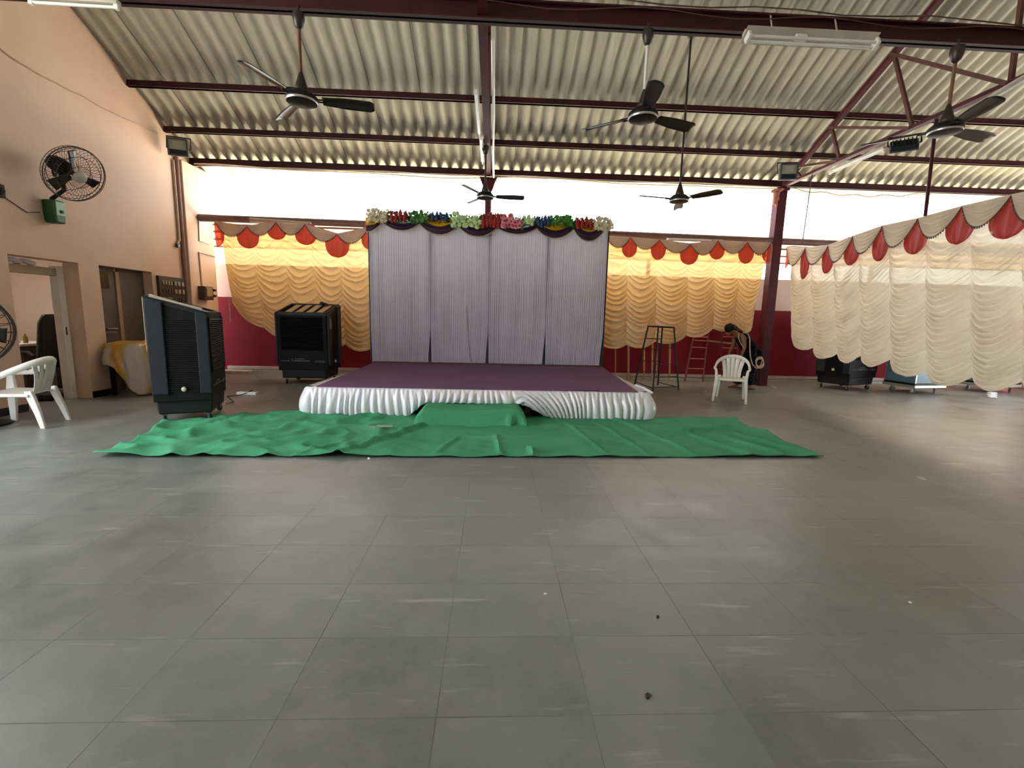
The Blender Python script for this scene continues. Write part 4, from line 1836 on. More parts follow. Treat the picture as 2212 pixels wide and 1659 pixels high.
# ------------------------------------------------------------------ plastic chairs
def plastic_chair(label):
    root = E('plastic_chair', (0, 0, 0), label, 'chair', 'white plastic chairs')

    def seatf(u, v):
        x = (u - .5) * lerp(.50, .42, v)
        y = lerp(-.23, .20, v)
        z = .425 - .02 * v - .018 * math.sin(PI * u) * math.sin(PI * min(1, v * 1.1))
        if v < .08:
            z -= .03 * (1 - v / .08) ** 2
        return (x, y, z)
    b = MB()
    b.grid(seatf, 16, 16)
    b.build('seat', M_WHITEP, root, smooth=True, solid=.012, offset=-1)
    b = MB()
    b.tube([(-.25, -.22, .40), (0, -.235, .395), (.25, -.22, .40)], .018, 8)
    b.tube([(-.25, -.22, .40), (-.225, .20, .385)], .016, 8)
    b.tube([(.25, -.22, .40), (.225, .20, .385)], .016, 8)
    b.build('seat_rim', M_WHITEP, root, smooth=True)
    # back: arch and five fanned slats
    arch = []
    for k in range(25):
        a = PI * k / 24
        x = -.275 * math.cos(a) if abs(math.cos(a)) < .999 else -.275 * math.copysign(1, math.cos(a))
        z = .60 + .185 * math.sin(a) ** .85
        y = -.06 + .37 * math.sin(a) ** .8
        arch.append((x, y, z))
    b = MB()
    b.tube(arch, [.032 + .010 * math.sin(PI * k / 24) for k in range(25)], 8, flat=.55)
    b.build('backrest', M_WHITEP, root, smooth=True)
    for k in range(5):
        t = (k - 2) / 2

        def sf(u, v):
            s = (u - .5)
            wd = lerp(.056, .072, v ** 1.5)
            x = lerp(.115, .165, v ** 1.8) * t + s * wd
            y = lerp(.195, .295, v) - .04 * abs(t) * v + .012 * math.sin(PI * v) - .01 * (1 - 4 * s * s)
            z = lerp(.40, .768 - .045 * t * t, v)
            return (x, y, z)
        b = MB()
        b.grid(sf, 4, 12)
        b.build('back_slat', M_WHITEP, root, smooth=True, solid=.009)
    for s in (-1, 1):
        b = MB()
        b.tube([(s * .275, -.06, .60), (s * .285, -.16, .603), (s * .28, -.235, .597), (s * .265, -.255, .575)], [.026, .032, .030, .018], 8, flat=.5)
        b.build('armrest', M_WHITEP, root, smooth=True)
        for nm, pts, ws in (('leg', [(s * .275, -.235, .59), (s * .262, -.225, .42), (s * .275, -.245, .2), (s * .285, -.262, 0)], (.065, .095, .08, .062)),
                            ('leg', [(s * .225, .19, .44), (s * .225, .21, .36), (s * .232, .26, .18), (s * .242, .30, 0)], (.075, .085, .07, .055))):
            b = MB()
            for i in range(3):
                pass
            vs = []
            for p, wd in zip(pts, ws):
                x, y, z = p
                for q in ((-.5, -.0), (.5, -.0), (.5, .5), (-.5, .5)):
                    # L-shaped moulded leg approximated by a tapering channel
                    vs.append((x - s * (q[1]) * wd * 1.15, y + q[0] * wd * .9, z))
            n = len(pts)
            fs = [(0, 1, 2, 3), tuple(range(4 * n - 4, 4 * n))]
            for i in range(n - 1):
                for k in range(4):
                    fs.append((i * 4 + k, i * 4 + (k + 1) % 4, i * 4 + 4 + (k + 1) % 4, i * 4 + 4 + k))
            b.add(vs, fs)
            b.build(nm, M_WHITEP, root, bevel=.008)
    return root


ch = plastic_chair('white plastic armchair facing the camera near the maroon pillar')
ch2 = copy_tree(ch, (-5.53, 5.47, 0), math.radians(-76), label='white plastic armchair cut by the left picture edge, in front of the office doorway')
ch.location = (4.33, 7.97, 0)
ch.rotation_euler = (0, 0, math.radians(-29))

# ------------------------------------------------------------------ black tower stand
A0, B0, C0, D0 = PZ(1371, 831), PZ(1410, 846), PZ(1421, 832), PZ(1466, 843)
A1, C1_ = PY(1400, 705, 9.55), PY(1431, 706, 9.55)
B1, D1_ = PY(1422, 706, 9.2), PY(1456, 708, 9.2)
tw = E('step_stand', (3.5, 9.4, 0), 'tall black metal step stand with splayed legs right of the stage', 'step stand')
for p, q in ((A0, A1), (B0, B1), (C0, C1_), (D0, D1_)):
    b = MB()
    b.tube([p, q], .017, 8)
    b.build('leg', M_BLACK2, tw, smooth=True)
b = MB()
for p, q in ((A1, C1_), (B1, D1_), (A1, B1), (C1_, D1_)):
    b.bar(p, q, .04, .03)
b.build('top_frame', M_BLACK2, tw)
for (p0, p1, q0, q1, ts) in ((A0, A1, C0, C1_, (.24, .42, .62, .80)), (B0, B1, D0, D1_, (.06, .22, .42, .68)), (A0, A1, B0, B1, (.05,)), (C0, C1_, D0, D1_, (.05,))):
    for t in ts:
        b = MB()
        b.tube([p0.lerp(p1, t), q0.lerp(q1, t)], .009, 6)
        b.build('rung', M_BLACK2, tw)


def ladder(label, f0, t0, f1, t1, rungs, m):
    root = E('ladder', (f0 + f1) / 2, label, 'ladder', 'reddish ladders leaning on the red wall')
    for p, q in ((f0, t0), (f1, t1)):
        b = MB()
        b.bar(p, q, .035, .03)
        b.build('side_rail', M_REDBAR, root)
    for t in rungs:
        b = MB()
        b.tube([f0.lerp(t0, t), f1.lerp(t1, t)], .014, 8)
        b.build('rung', m, root, smooth=True)
    return root


ladder('reddish metal ladder with pinkish rungs leaning on the red wall behind the white chair', PZ(1479, 824), PY(1512, 660, 10.79), PZ(1518, 825), PY(1537, 662, 10.79),
       (.17, .30, .45, .54, .59, .76, .9), M_PINKBAR)
ladder('reddish metal ladder leaning on the red wall behind the stooping person', PZ(1556, 826), PY(1562, 640, 10.79), PZ(1592, 827), PY(1594, 642, 10.79),
       (.15, .28, .40, .53, .66, .8), M_PINKBAR)
b = MB()
b.bar(PY(1530, 736, 10.60), PY(1580, 742, 10.60), .03, .035)
o = b.build('wooden_batten', M_STRIP)
tag(o, 'pale horizontal batten reaching across between the two ladders', 'batten')
for i, (x, w, xt) in enumerate(((1329, .012, 1330), (1357, .024, 1358), (1391, .022, 1392), (1408, .02, 1411), (1418, .018, 1420), (1446, .022, 1448))):
    b = MB()
    f = PZ(x, 822)
    f.y = 10.62 + .01 * i
    f.x = PY(x, 822, f.y).x
    t = PY(xt, 690, 10.79)
    pts = [f.lerp(t, k / 10) for k in range(11)]
    b.tube(pts, [w * (1 + .12 * (k % 2)) for k in range(11)], 8)
    o = b.build('bamboo_pole', M_BAMBOO, smooth=True)
    tag(o, ('thinnest bamboo pole, right beside the stage backdrop', 'thick bamboo pole on the red wall second from the backdrop', 'bamboo pole leaning on the red wall behind the left leg of the step stand',
            'bamboo pole leaning on the red wall just left of the step stand centre', 'thin bamboo pole leaning on the red wall behind the step stand centre', 'bamboo pole leaning on the red wall behind the right half of the step stand')[i], 'pole', 'bamboo poles leaning on the red wall')

# ------------------------------------------------------------------ stooping person
pr = E('person', (5.45, 9.5, 0), 'person in dark printed clothes stooping to the left beside the maroon pillar', 'person')
J = {}
S = []


def jv(n, p, r):
    J[n] = len(S)
    S.append((Vector(p), r))


jv('pelvis', (5.50, 9.50, .80), (.135, .11))
jv('spine', (5.42, 9.49, .94), (.115, .10))
jv('chest', (5.29, 9.48, 1.08), (.135, .10))
jv('neck0', (5.17, 9.47, 1.17), (.06, .06))
jv('neck', (5.11, 9.465, 1.205), (.048, .048))
jv('head', (5.045, 9.46, 1.235), (.075, .075))
jv('crown', (4.985, 9.46, 1.285), (.085, .082))
EDG = [('pelvis', 'spine'), ('spine', 'chest'), ('chest', 'neck0'), ('neck0', 'neck'), ('neck', 'head'), ('head', 'crown')]
for sd, yy in (('n', -1), ('f', 1)):
    y0 = 9.48
    jv('sh' + sd, (5.235, y0 + yy * .155, 1.12), (.058, .058))
    jv('el' + sd, (5.27 - (.05 if yy > 0 else 0), y0 + yy * .19, .90), (.040, .040))
    wx = 5.235 if yy < 0 else 5.12
    jv('wr' + sd, (wx, y0 + yy * .15, .71), (.027, .025))
    jv('pa' + sd, (wx - .015, y0 + yy * .145, .655), (.036, .02))
    EDG += [('chest', 'sh' + sd), ('sh' + sd, 'el' + sd), ('el' + sd, 'wr' + sd), ('wr' + sd, 'pa' + sd)]
    for k in range(4):
        fx = wx - .045 + .02 * k
        L = (.05, .062, .066, .055)[k]
        a1, a2 = 'f%s%d' % (sd, k), 'g%s%d' % (sd, k)
        jv(a1, (fx - .002, y0 + yy * .142, .61), (.009, .009))
        jv(a2, (fx - .012, y0 + yy * (.142 - .02), .61 - L * .6), (.008, .008))
        EDG += [('pa' + sd, a1), (a1, a2)]
    jv('t0' + sd, (wx - .045, y0 + yy * .115, .665), (.011, .011))
    jv('t1' + sd, (wx - .065, y0 + yy * .105, .625), (.009, .009))
    EDG += [('pa' + sd, 't0' + sd), ('t0' + sd, 't1' + sd)]
    jv('hip' + sd, (5.50, 9.50 + yy * .09, .74), (.10, .10))
    kx = 5.47 if yy < 0 else 5.36
    jv('kn' + sd, (kx, 9.50 + yy * .10, .43), (.062, .062))
    ax = 5.55 if yy < 0 else 5.38
    ay = 9.50 + yy * .13
    jv('an' + sd, (ax, ay, .085), (.038, .038))
    jv('he' + sd, (ax + .03, ay, .04), (.034, .03))
    jv('to' + sd, (ax - .12, ay, .028), (.036, .02))
    jv('tt' + sd, (ax - .18, ay, .022), (.03, .016))
    EDG += [('pelvis', 'hip' + sd), ('hip' + sd, 'kn' + sd), ('kn' + sd, 'an' + sd), ('an' + sd, 'he' + sd), ('an' + sd, 'to' + sd), ('to' + sd, 'tt' + sd)]
me = bpy.data.meshes.new('body')
org = ORG[pr.name]
me.from_pydata([p - org for p, r in S], [(J[a], J[c]) for a, c in EDG], [])
tmp = bpy.data.objects.new('body_rig', me)
COL.objects.link(tmp)
sk = tmp.modifiers.new('skin', 'SKIN')
for i, (p, r) in enumerate(S):
    me.skin_vertices[0].data[i].radius = r
me.skin_vertices[0].data[J['pelvis']].use_root = True
sb_ = tmp.modifiers.new('sub', 'SUBSURF')
sb_.levels = sb_.render_levels = 2
bpy.context.view_layer.update()
dg = bpy.context.evaluated_depsgraph_get()
bme = bpy.data.meshes.new_from_object(tmp.evaluated_get(dg))
bpy.data.objects.remove(tmp)
bme.name = 'body'
bme.materials.clear()
bme.materials.append(M_SKIN)
bme.polygons.foreach_set('use_smooth', [True] * len(bme.polygons))
# face features joined into the body mesh: nose, brow, ears, chin
bm = bmesh.new()
bm.from_mesh(bme)


def blob(p, s):
    r = bmesh.ops.create_uvsphere(bm, u_segments=10, v_segments=8, radius=1)
    for v in r['verts']:
        v.co = Vector((v.co.x * s[0], v.co.y * s[1], v.co.z * s[2])) + Vector(p) - org
    for v in r['verts']:
        for f in v.link_faces:
            f.smooth = True


blob((4.945, 9.46, 1.19), (.022, .016, .03))      # nose
blob((4.985, 9.46, 1.165), (.04, .045, .035))      # jaw
blob((4.965, 9.46, 1.155), (.02, .026, .010))      # mouth
blob((5.035, 9.375, 1.235), (.022, .012, .032))    # ears
blob((5.035, 9.545, 1.235), (.022, .012, .032))
bm.to_mesh(bme)
bm.free()
body = bpy.data.objects.new('body', bme)
COL.objects.link(body)
body.parent = pr
ORG[body.name] = org
b = MB()
for yy in (-1, 1):
    b.lathe([(.0, -.011), (.008, -.008), (.012, 0), (.008, .008), (.0, .011)], 10, Matrix.Translation((4.942, 9.46 + yy * .032, 1.222)))
b.build('eyes', mat('dark_eye', '0a0808', .2), pr, smooth=True)
b = MB()
Th = Matrix.Translation((5.01, 9.46, 1.285)) @ Matrix.Rotation(-.5, 4, 'Y')
b.lathe([(.0, .105), (.06, .098), (.098, .055), (.11, .0), (.105, -.035), (.08, -.05), (.0, -.03)], 20, Th)
b.lathe([(.0, .06), (.045, .045), (.055, 0), (.045, -.045), (.0, -.06)], 14, Matrix.Translation((5.105, 9.46, 1.29)))
b.build('hair', M_HAIR, pr, smooth=True)


def loft(secs, n=28, wr=.0, k=7, seed=0):
    b = MB()
    vs, fs = [], []
    for i, (c, rx, ry, tilt) in enumerate(secs):
        R = Matrix.Rotation(tilt, 3, 'Y')
        for j in range(n):
            a = 2 * PI * j / n
            w = 1 + wr * math.sin(k * a + i * .4 + seed) * (i / max(1, len(secs) - 1))
            vs.append(Vector(c) + R @ Vector((rx * w * math.cos(a), ry * w * math.sin(a), 0)))
    for i in range(len(secs) - 1):
        for j in range(n):
            fs.append((i * n + j, i * n + (j + 1) % n, (i + 1) * n + (j + 1) % n, (i + 1) * n + j))
    b.add(vs, fs)
    return b


b = loft([((5.46, 9.49, .93), .135, .16, -.65), ((5.50, 9.50, .83), .165, .18, -.35), ((5.50, 9.50, .70), .19, .205, -.1), ((5.48, 9.50, .50), .19, .21, 0), ((5.47, 9.50, .30), .20, .22, 0), ((5.47, 9.50, .11), .21, .225, 0)], 40, .09, 9)
b.build('wrap_skirt', M_PRINT, pr, smooth=True, solid=.006)
b = loft([((5.49, 9.495, .86), .15, .165, -.5), ((5.42, 9.49, .96), .14, .16, -.75), ((5.34, 9.485, 1.05), .14, .165, -.85), ((5.27, 9.48, 1.115), .12, .155, -.95), ((5.20, 9.475, 1.16), .085, .11, -1.0)], 32, .03, 6)
b.build('blouse', M_PRINT, pr, smooth=True, solid=.006)
b = loft([((5.60, 9.46, .88), .05, .09, -.4), ((5.63, 9.44, .82), .09, .13, -.3), ((5.64, 9.43, .74), .10, .13, 0), ((5.63, 9.44, .62), .08, .11, 0), ((5.61, 9.45, .55), .03, .05, 0)], 24, .12, 5)
b.build('cloth_bundle', M_PRINT, pr, smooth=True)
for yy, ax in ((-1, 5.55), (1, 5.38)):
    b = MB()
    b.obox((ax - .07, 9.50 + yy * .13, .007), (.26, .09, .014))
    b.build('sandal', M_LEATH, pr, bevel=.005)
# rope looped over the shoulder
b = MB()
pts = [(5.16, 9.36, 1.20), (5.13, 9.32, 1.10), (5.17, 9.30, 1.00), (5.25, 9.27, .88)]
b.tube(pts, .009, 6)
pts = [(5.20, 9.30, 1.215), (5.30, 9.27, 1.19), (5.345, 9.26, 1.08), (5.355, 9.25, .92), (5.38, 9.24, .72), (5.44, 9.23, .55), (5.53, 9.22, .47), (5.62, 9.23, .55), (5.66, 9.25, .66)]
b.tube(pts, .011, 6)
for k in range(4):
    c = Vector((5.58, 9.22 - .008 * k, .62 - .015 * k))
    b.tube([c + Vector((.085 * math.cos(a), .01 * math.sin(3 * a), .10 * math.sin(a))) for a in np.linspace(0, 2 * PI, 18)[:-1]], .007, 6, closed=True)
o = b.build('rope', M_ROPE, smooth=True)
tag(o, 'pale rope looped over the stooping person and coiled at the hip', 'rope')

# ------------------------------------------------------------------ small floor things
ex = E('extension_board', PZ(535, 852), 'white extension socket board lying on the floor between the coolers', 'extension board')
c = PZ(535, 852)
b = MB()
b.obox(c + Vector((0, 0, .022)), (.34, .09, .045), rotz(-.1))
b.build('socket_strip', M_WHITEP, ex, bevel=.008)
b = MB()
b.tube([c + Vector((.05, 0, .05)), c + Vector((.07, .03, .07)), c + Vector((.0, -.06, .03)), c + Vector((-.06, -.16, .008)), c + Vector((-.2, -.25, .008)), PZ(505, 868, .008), PZ(489, 872, .02)], .007, 6)
b.build('power_cord', M_DWIRE, ex, smooth=True)
b = MB()
b.box((-6.22, 10.44, .0), (-5.55, 10.70, .055))
o = b.build('stone_slab', M_WHITESTONE, bevel=.008)
tag(o, 'pale slab lying on the floor at the foot of the red wall, left', 'slab')
deb = [(797, 991, .02, .012), (1525, 845, .02, .01), (1990, 1033, .05, .004), (1673, 836, .06, .006), (1421, 1333, .012, .008), (1399, 1504, .016, .008), (1178, 1283, .01, .004), (893, 1597, .0, 0), (1966, 1302, .008, .006)]
dcol = [M_WHITEP, M_WHITEP, M_PAPER, M_WHITEP, M_DWIRE, M_DWIRE, M_WHITEP, M_DWIRE, M_WHITEP]
dl = ['white crumb at the front edge of the green carpet', 'white crumb on the floor between step stand and chair', 'flat paper scrap on the floor at the right', 'white scrap on the floor right of the pillar foot',
      'small dark pebble on the middle right of the floor', 'dark pebble near the bottom of the picture, right of centre', 'tiny white speck on the floor below the carpet', '', 'tiny white speck on the floor at the right']
for (x, y, s, h), m, lab in zip(deb, dcol, dl):
    if not s:
        continue
    b = MB()
    p = PZ(x, y)
    b.lathe([(s, 0), (s * 1.05, h * .4), (s * .6, h), (0, h * 1.05)], 7, Matrix.Translation(p) @ Matrix.Rotation(x, 4, 'Z') @ Matrix.Diagonal((1, .6, 1, 1)))
    o = b.build('floor_scrap', m)
    tag(o, lab, 'scrap')

# ------------------------------------------------------------------ table with yellow and white cloth by the grey door
tb = E('side_table', (-5.9, 7.95, 0), 'dark table under the yellow and white cloth by the grey door', 'table')
b = MB()
b.box((-6.20, 7.48, .80), (-5.68, 8.45, .835))
b.build('tabletop', M_BOARD, tb)
for x in (-6.15, -5.73):
    for y in (7.53, 8.40):
        b = MB()
        b.box((x - .025, y - .025, 0), (x + .025, y + .025, .80))
        b.build('leg', M_BLACK2, tb)
b = MB()
pth = []
for t in np.linspace(0, 1, 40):
    pth.append((lerp(-6.17, -5.70, t), 7.46, 0, -1))
for k in range(1, 8):
    a = PI / 2 * k / 8
    pth.append((-5.70 + .04 * math.sin(a), 7.50 - .04 * math.cos(a), math.sin(a), -math.cos(a)))
for t in np.linspace(0, 1, 60):
    pth.append((-5.66, lerp(7.50, 8.45, t), 1, 0))


def tcf(u, v):
    i = min(len(pth) - 1, int(round(u * (len(pth) - 1))))
    x, y, nx, ny = pth[i]
    cx2, cy2 = -5.95, 7.95
    nz = noise.noise((u * 6, v * 3, 1))
    if v < .3:
        t = v / .3
        return (lerp(lerp(x, cx2, .9), x, t), lerp(lerp(y, cy2, .9), y, t), .845 + .035 * math.sin(PI * t) + .02 * nz - .012 * t * t)
    t = (v - .3) / .7
    zb = lerp(.50, .03, smooth((u - .05) / .36))
    f = math.sin(u * 46 + 2 * nz) * .6 + .4 * math.sin(u * 27)
    d = .012 + .03 * f * smooth(t * 1.5) + .06 * math.sin(PI * t * .6)
    return (x + nx * d, y + ny * d, lerp(.835, zb, t) + .012 * f * t)


b.grid(tcf, len(pth) - 1, 44)
o = b.build('draped_cloth', M_YSTRIPE, smooth=True, solid=.004)
tag(o, 'yellow and white satin cloth draped over the table by the grey door', 'cloth')

# ------------------------------------------------------------------ caged wall fan
hub = PX(162, 377, -5.70)
ax = Vector((.87, -.22, -.45)).normalized()
bx0 = PX(92, 432, XL)
wf = E('wall_fan', (XL, bx0.y, bx0.z), 'black caged wall fan on a bracket with green control box, on the peach wall', 'wall fan')
T = align(ax, hub)
RG = .36


def ringpts(r, z, n=40):
    return [T @ Vector((r * math.cos(2 * PI * k / n), r * math.sin(2 * PI * k / n), z)) for k in range(n)]


b = MB()
for r, z, th in ((RG, .0, .007), (RG * .985, .03, .004), (RG * .985, -.05, .004), (RG * .72, .075, .004), (RG * .72, -.11, .004), (RG * .4, .095, .0035), (RG * .4, -.15, .0035)):
    b.tube(ringpts(r, z), th, 5, closed=True)
NW = 44
for k in range(NW):
    a = 2 * PI * k / NW
    for sgn in (1, -1):
        P = []
        for r, z in ((.09, .10), (.20, .095), (.30, .06), (.355, .02), (.36, 0)):
            if sgn < 0:
                z = -z * 1.7
            P.append(T @ Vector((r * math.cos(a + sgn * (.36 - r) * .5), r * math.sin(a + sgn * (.36 - r) * .5), z)))
        b.tube(P, .0022, 4, cap=False)
b.build('guard', M_FANBR, wf)
b = MB()
b.lathe([(.0, .118), (.07, .112), (.082, .10), (.082, .085), (.0, .085)], 24, T)
b.build('hub_badge', mat('grey_badge', 'a9a79a', .4), wf, smooth=True)
b = MB()
b.lathe([(.0, -.43), (.06, -.425), (.095, -.39), (.105, -.32), (.105, -.20), (.08, -.15), (.03, -.12), (.03, .05), (.0, .06)], 24, T)
b.build('motor', M_BLACK, wf, smooth=True)
for k in range(3):
    a = k * 2 * PI / 3 + 1.1

    def bf(u, v):
        r = lerp(.05, .31, u)
        w = lerp(.06, .13, u)
        t = (v - .5) * w
        p = Vector((r, t, -.02 + t * .5))
        return T @ (Matrix.Rotation(a, 3, 'Z') @ p)
    b = MB()
    b.grid(bf, 10, 4)
    b.build('blade', M_FANBLADE, wf, smooth=True, solid=.003)
b = MB()
mtr = T @ Vector((0, 0, -.27))
ctop = Vector((XL + .10, bx0.y + .02, bx0.z + .02))
md = mtr + Vector((0, 0, -.13))
b.tube([mtr, md, md.lerp(ctop, .45) + Vector((.10, 0, -.04)), ctop], [.02, .026, .026, .026], 10)
loop = mtr - ax * .12 + Vector((0, 0, -.12))
b.tube([loop + Vector((.05 * math.cos(t), -.03 * math.cos(t), .06 * math.sin(t))) for t in np.linspace(0, 2 * PI, 16)[:-1]], .014, 6, closed=True)
b.build('bracket_arm', M_BLACK2, wf, smooth=True)
b = MB()
bz = PX(100, 478, XL + .1).z
b.prism([(-.07, 0), (.07, 0), (.085, .12), (.085, .31), (-.085, .31), (-.085, .12)], .17, Matrix.Translation((XL, bx0.y + .06, bz)) @ Matrix(((0, 0, 1, 0), (1, 0, 0, 0), (0, 1, 0, 0), (0, 0, 0, 1))))
cb = b.build('control_box', M_GREEN_BOX, wf, bevel=.02)
b = MB()
b.box((XL + .168, bx0.y - .01, bz + .10), (XL + .178, bx0.y + .13, bz + .29))
b.build('control_panel', M_GREEN_LT, cb, bevel=.006)
b = MB()
b.lathe([(.022, 0), (.022, .015), (.0, .016)], 14, align((1, 0, 0), (XL + .178, bx0.y + .065, bz + .16)))
b.build('speed_knob', M_BLACK2, cb)
b = MB()
b.tube([(XL + .012, bx0.y - .07, bz + .12), (XL + .012, bx0.y - .25, bz + .08), (XL + .012, bx0.y - .55, bz + .22)], .006, 5)
b.build('cord', M_DWIRE, wf)
b = MB()
p = PX(-6, 411, XL + .04)
b.obox(p, (.08, .12, .16))
b.tube([p, p + Vector((.05, .02, -.02))], .05, 10)
o = b.build('wall_bracket', M_BLACK2, bevel=.01)
tag(o, 'small black bracket on the wall at the left picture edge', 'bracket')

# ------------------------------------------------------------------ pedestal fan at the left picture edge
fc = PY(-88, 712, 5.25)
pf_ = E('pedestal_fan', (fc.x, fc.y, 0), 'dark pedestal fan, only part of its wire guard showing at the left picture edge', 'pedestal fan')
T = align(Vector((.55, -.8, .12)), fc)
b = MB()
for r, z, th in ((.42, 0, .016), (.40, .05, .006), (.30, .09, .006), (.16, .11, .006), (.40, -.06, .006), (.28, -.12, .006)):
    b.tube(ringpts(r, z, 36), th, 6, closed=True)
for k in range(24):
    a = 2 * PI * k / 24
    for sgn in (1, -1.3):
        b.tube([T @ Vector((r * math.cos(a), r * math.sin(a), z * sgn)) for r, z in ((.05, .11), (.20, .105), (.34, .07), (.42, 0))], .004, 4, cap=False)
b.build('guard', M_FANBR, pf_)
for k in range(3):
    a = k * 2 * PI / 3 + .4

    def bf(u, v):
        r = lerp(.05, .36, u)
        t = (v - .5) * lerp(.07, .17, u)
        return T @ (Matrix.Rotation(a, 3, 'Z') @ Vector((r, t, t * .45)))
    b = MB()
    b.grid(bf, 10, 4)
    b.build('blade', M_FANBLADE, pf_, smooth=True, solid=.003)
b = MB()
b.lathe([(.0, -.30), (.07, -.29), (.09, -.2), (.06, -.12), (.03, -.1), (.03, .06), (.0, .07)], 20, T)
b.build('motor', M_BLACK, pf_, smooth=True)
b = MB()
q = T @ Vector((0, 0, -.2))
b.tube([(q.x, q.y, .05), (q.x, q.y, q.z - .05)], .025, 10)
b.build('pole', M_BLACK2, pf_, smooth=True)
b = MB()
b.lathe([(.26, 0), (.26, .025), (.05, .07), (.03, .08)], 28, Matrix.Translation((q.x, q.y, 0)))
b.build('base', M_BLACK2, pf_, smooth=True)

# ------------------------------------------------------------------ office contents
oc_ = E('office_chair', (-7.25, 7.72, 0), 'black high-backed office chair seen through the doorway', 'office chair')
cx2, cy2 = -7.25, 7.72
dirv = Vector((-.85, .35, 0)).normalized()
sidev = Vector((-dirv.y, dirv.x, 0))


def oc(f, s, z):
    return Vector((cx2, cy2, 0)) + dirv * f + sidev * s + Vector((0, 0, z))


def backf(u, v):
    s = (u - .5) * lerp(.54, .46, v) * (1 if v < .85 else lerp(1, .75, (v - .85) / .15))
    return oc(-.22 - .13 * v + .03 * (2 * u - 1) ** 2, s, lerp(.46, 1.28, v))


b = MB()
b.grid(backf, 10, 14)
b.build('backrest', M_LEATH, oc_, smooth=True, solid=.10, bevel=.0)
b = MB()
b.tube([backf(0, v) for v in np.linspace(.1, .98, 12)], .02, 6)
b.tube([backf(1, v) for v in np.linspace(.1, .98, 12)], .02, 6)
b.build('back_piping', M_OFFGREEN, oc_, smooth=True)
b = MB()
b.obox(oc(.05, 0, .47), (.52, .54, .12), Matrix((dirv, sidev, (0, 0, 1))).transposed())
b.build('seat', M_LEATH, oc_, bevel=.04)
for s in (-.30, .30):
    b = MB()
    b.tube([oc(-.20, s, .62), oc(-.05, s, .68), oc(.20, s, .67), oc(.24, s, .60), oc(.18, s, .45)], .025, 8)
    b.build('armrest', M_BLACK2, oc_, smooth=True)
b = MB()
b.tube([oc(0, 0, .08), oc(0, 0, .42)], .03, 10)
b.build('gas_lift', M_CHROME, oc_, smooth=True)
b = MB()
for k in range(5):
    a = 2 * PI * k / 5
    e = Vector((cx2 + .30 * math.cos(a), cy2 + .30 * math.sin(a), .06))
    b.tube([oc(0, 0, .10), e], .022, 8)
    b.lathe([(.0, -.03), (.03, -.02), (.03, .02), (.0, .03)], 10, Matrix.Translation(e - Vector((0, 0, .03))))
b.build('star_base', M_BLACK2, oc_, smooth=True)

dk = E('office_desk', (-8.6, 8.1, 0), 'white-topped office desk seen through the doorway behind the black chair', 'desk')
b = MB()
b.box((-9.3, 7.75, .74), (-7.75, 8.55, .78))
b.build('desktop', M_WHITE, dk, bevel=.006)
for x in (-9.25, -7.80):
    b = MB()
    b.box((x - .03, 7.8, 0), (x + .03, 8.5, .74))
    b.build('side_panel', M_BOARD, dk)
b = MB()
p = PX(84, 734, -8.0)
b.box((-8.16, 7.9, .78), (-8.00, 8.02, .83))
o = b.build('paper_box', M_WHITEP, bevel=.005)
tag(o, 'small white box on the office desk', 'box')
b = MB()
b.lathe([(.03, 0), (.03, .10), (.012, .13), (.012, .16), (0, .16)], 14, Matrix.Translation((-7.90, 8.0, .78)))
o = b.build('bottle', mat('amber', '7a6a20', .2), smooth=True)
tag(o, 'small amber bottle on the office desk beside the chair back', 'bottle')
s0, s1 = PY(115, 632, 8.97), PY(147, 668, 8.97)
fr = E('wall_picture', ((s0.x + s1.x) / 2, 8.97, s1.z), 'dark framed bluish picture on the office wall', 'picture')
b = MB()
xr_ = s1.x + .14
for p0, p1 in (((s0.x - .02, s1.z), (s0.x + .02, s0.z)), ((xr_ - .02, s1.z), (xr_ + .02, s0.z)), ((s0.x, s0.z - .02), (xr_, s0.z + .02)), ((s0.x, s1.z - .02), (xr_, s1.z + .02))):
    b.box((p0[0], 8.95, p0[1]), (p1[0], 9.0, p1[1]))
b.build('frame', M_BLACK2, fr)
b = MB()
b.box((s0.x, 8.97, s1.z), (xr_, 8.99, s0.z))
tpic = NT('blue_picture')
n1 = tpic.ramp(tpic.noise(9, 5), .4, .6)
tpic.l(tpic.mix(n1, srgb('5f7fc0'), srgb('c4d2e6')), tpic.b.inputs['Base Color'])
tpic.b.inputs['Roughness'].default_value = .2
b.build('picture_sheet', tpic.m, fr)
b = MB()
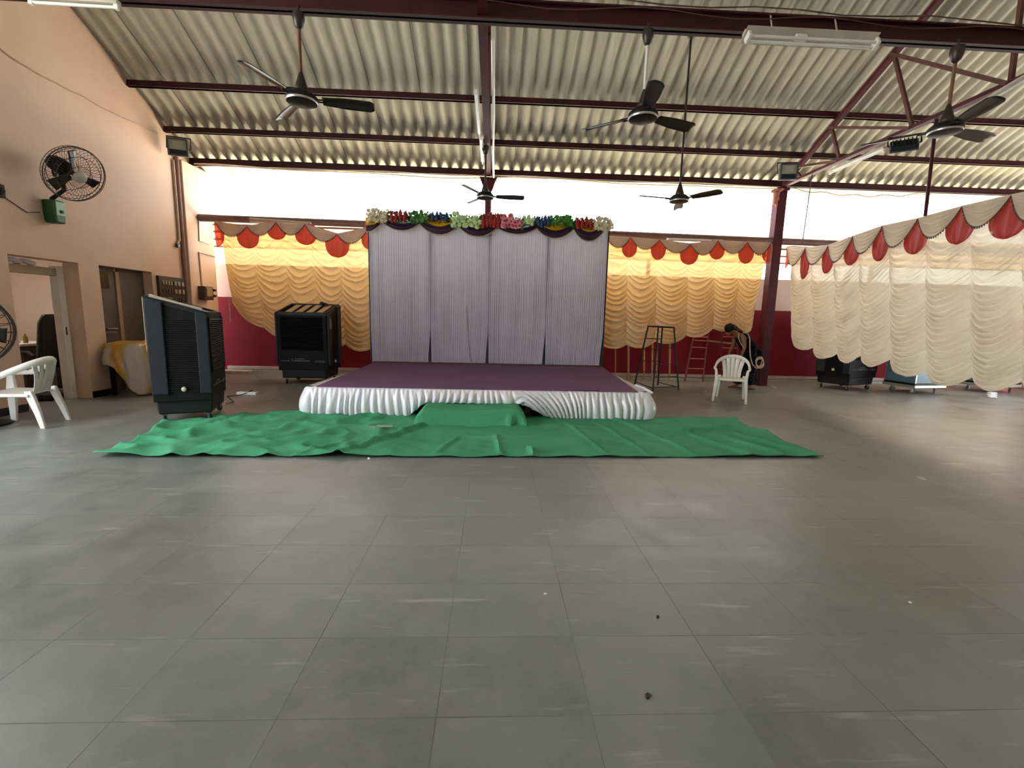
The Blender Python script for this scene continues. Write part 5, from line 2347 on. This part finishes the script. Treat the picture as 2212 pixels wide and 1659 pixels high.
for k in range(8):
    b.lathe([(.02, 0), (.09, .03), (.08, .09), (0, .12)], 9, Matrix.Translation((-7.02 + .12 * (k % 4), 6.95 + .12 * (k // 4) + .05 * (k % 2), 0)))
o = b.build('dark_bundle', mat('dark_bundle', '241c24', .9), smooth=True)
tag(o, 'dark bundle on the office floor inside the doorway', 'bundle')
b = MB()
for k in range(5):
    b.lathe([(.02, 0), (.06, .02), (.05, .06), (0, .08)], 9, Matrix.Translation((XL - .25, 6.42 + .09 * k, D1[2] - .10 + .02 * (k % 2))))
o = b.build('white_bundle', M_WHITESATIN, smooth=True)
tag(o, 'whitish bundle stuffed above the office door lintel', 'bundle')

# ================================================================== LIGHT
w = bpy.data.worlds.new('world')
scene.world = w
w.use_nodes = True
bgn = w.node_tree.nodes['Background']
bgn.inputs[0].default_value = (.90, .95, 1.0, 1)
bgn.inputs[1].default_value = 9.0
sd = bpy.data.lights.new('sun', 'SUN')
sd.energy = 80
sd.angle = math.radians(1.0)
sd.color = (1.0, .95, .87)
so = bpy.data.objects.new('sun', sd)
COL.objects.link(so)
so.rotation_euler = Vector((-.34, -.05, -1)).to_track_quat('-Z', 'Y').to_euler()
ld = bpy.data.lights.new('office_lamp', 'AREA')
ld.energy = 40
ld.size = 1.2
ld.size_y = .2
ld.shape = 'RECTANGLE'
ld.color = (1.0, .93, .82)
lo = bpy.data.objects.new('office_lamp', ld)
COL.objects.link(lo)
lo.location = (-8.2, 7.2, 2.70)

scene.view_settings.view_transform = 'Standard'
scene.view_settings.look = 'None'
scene.view_settings.gamma = 1
scene.view_settings.use_curve_mapping = False
scene.view_settings.exposure = -0.25
scene.cycles.max_bounces = 6
scene.cycles.diffuse_bounces = 4
scene.cycles.glossy_bounces = 3
scene.cycles.transmission_bounces = 4
scene.cycles.transparent_max_bounces = 6
scene.cycles.sample_clamp_indirect = 6
scene.cycles.use_adaptive_sampling = True
scene.cycles.adaptive_threshold = .03
scene.cycles.use_denoising = True
scene.cycles.caustics_reflective = False
scene.cycles.caustics_refractive = False
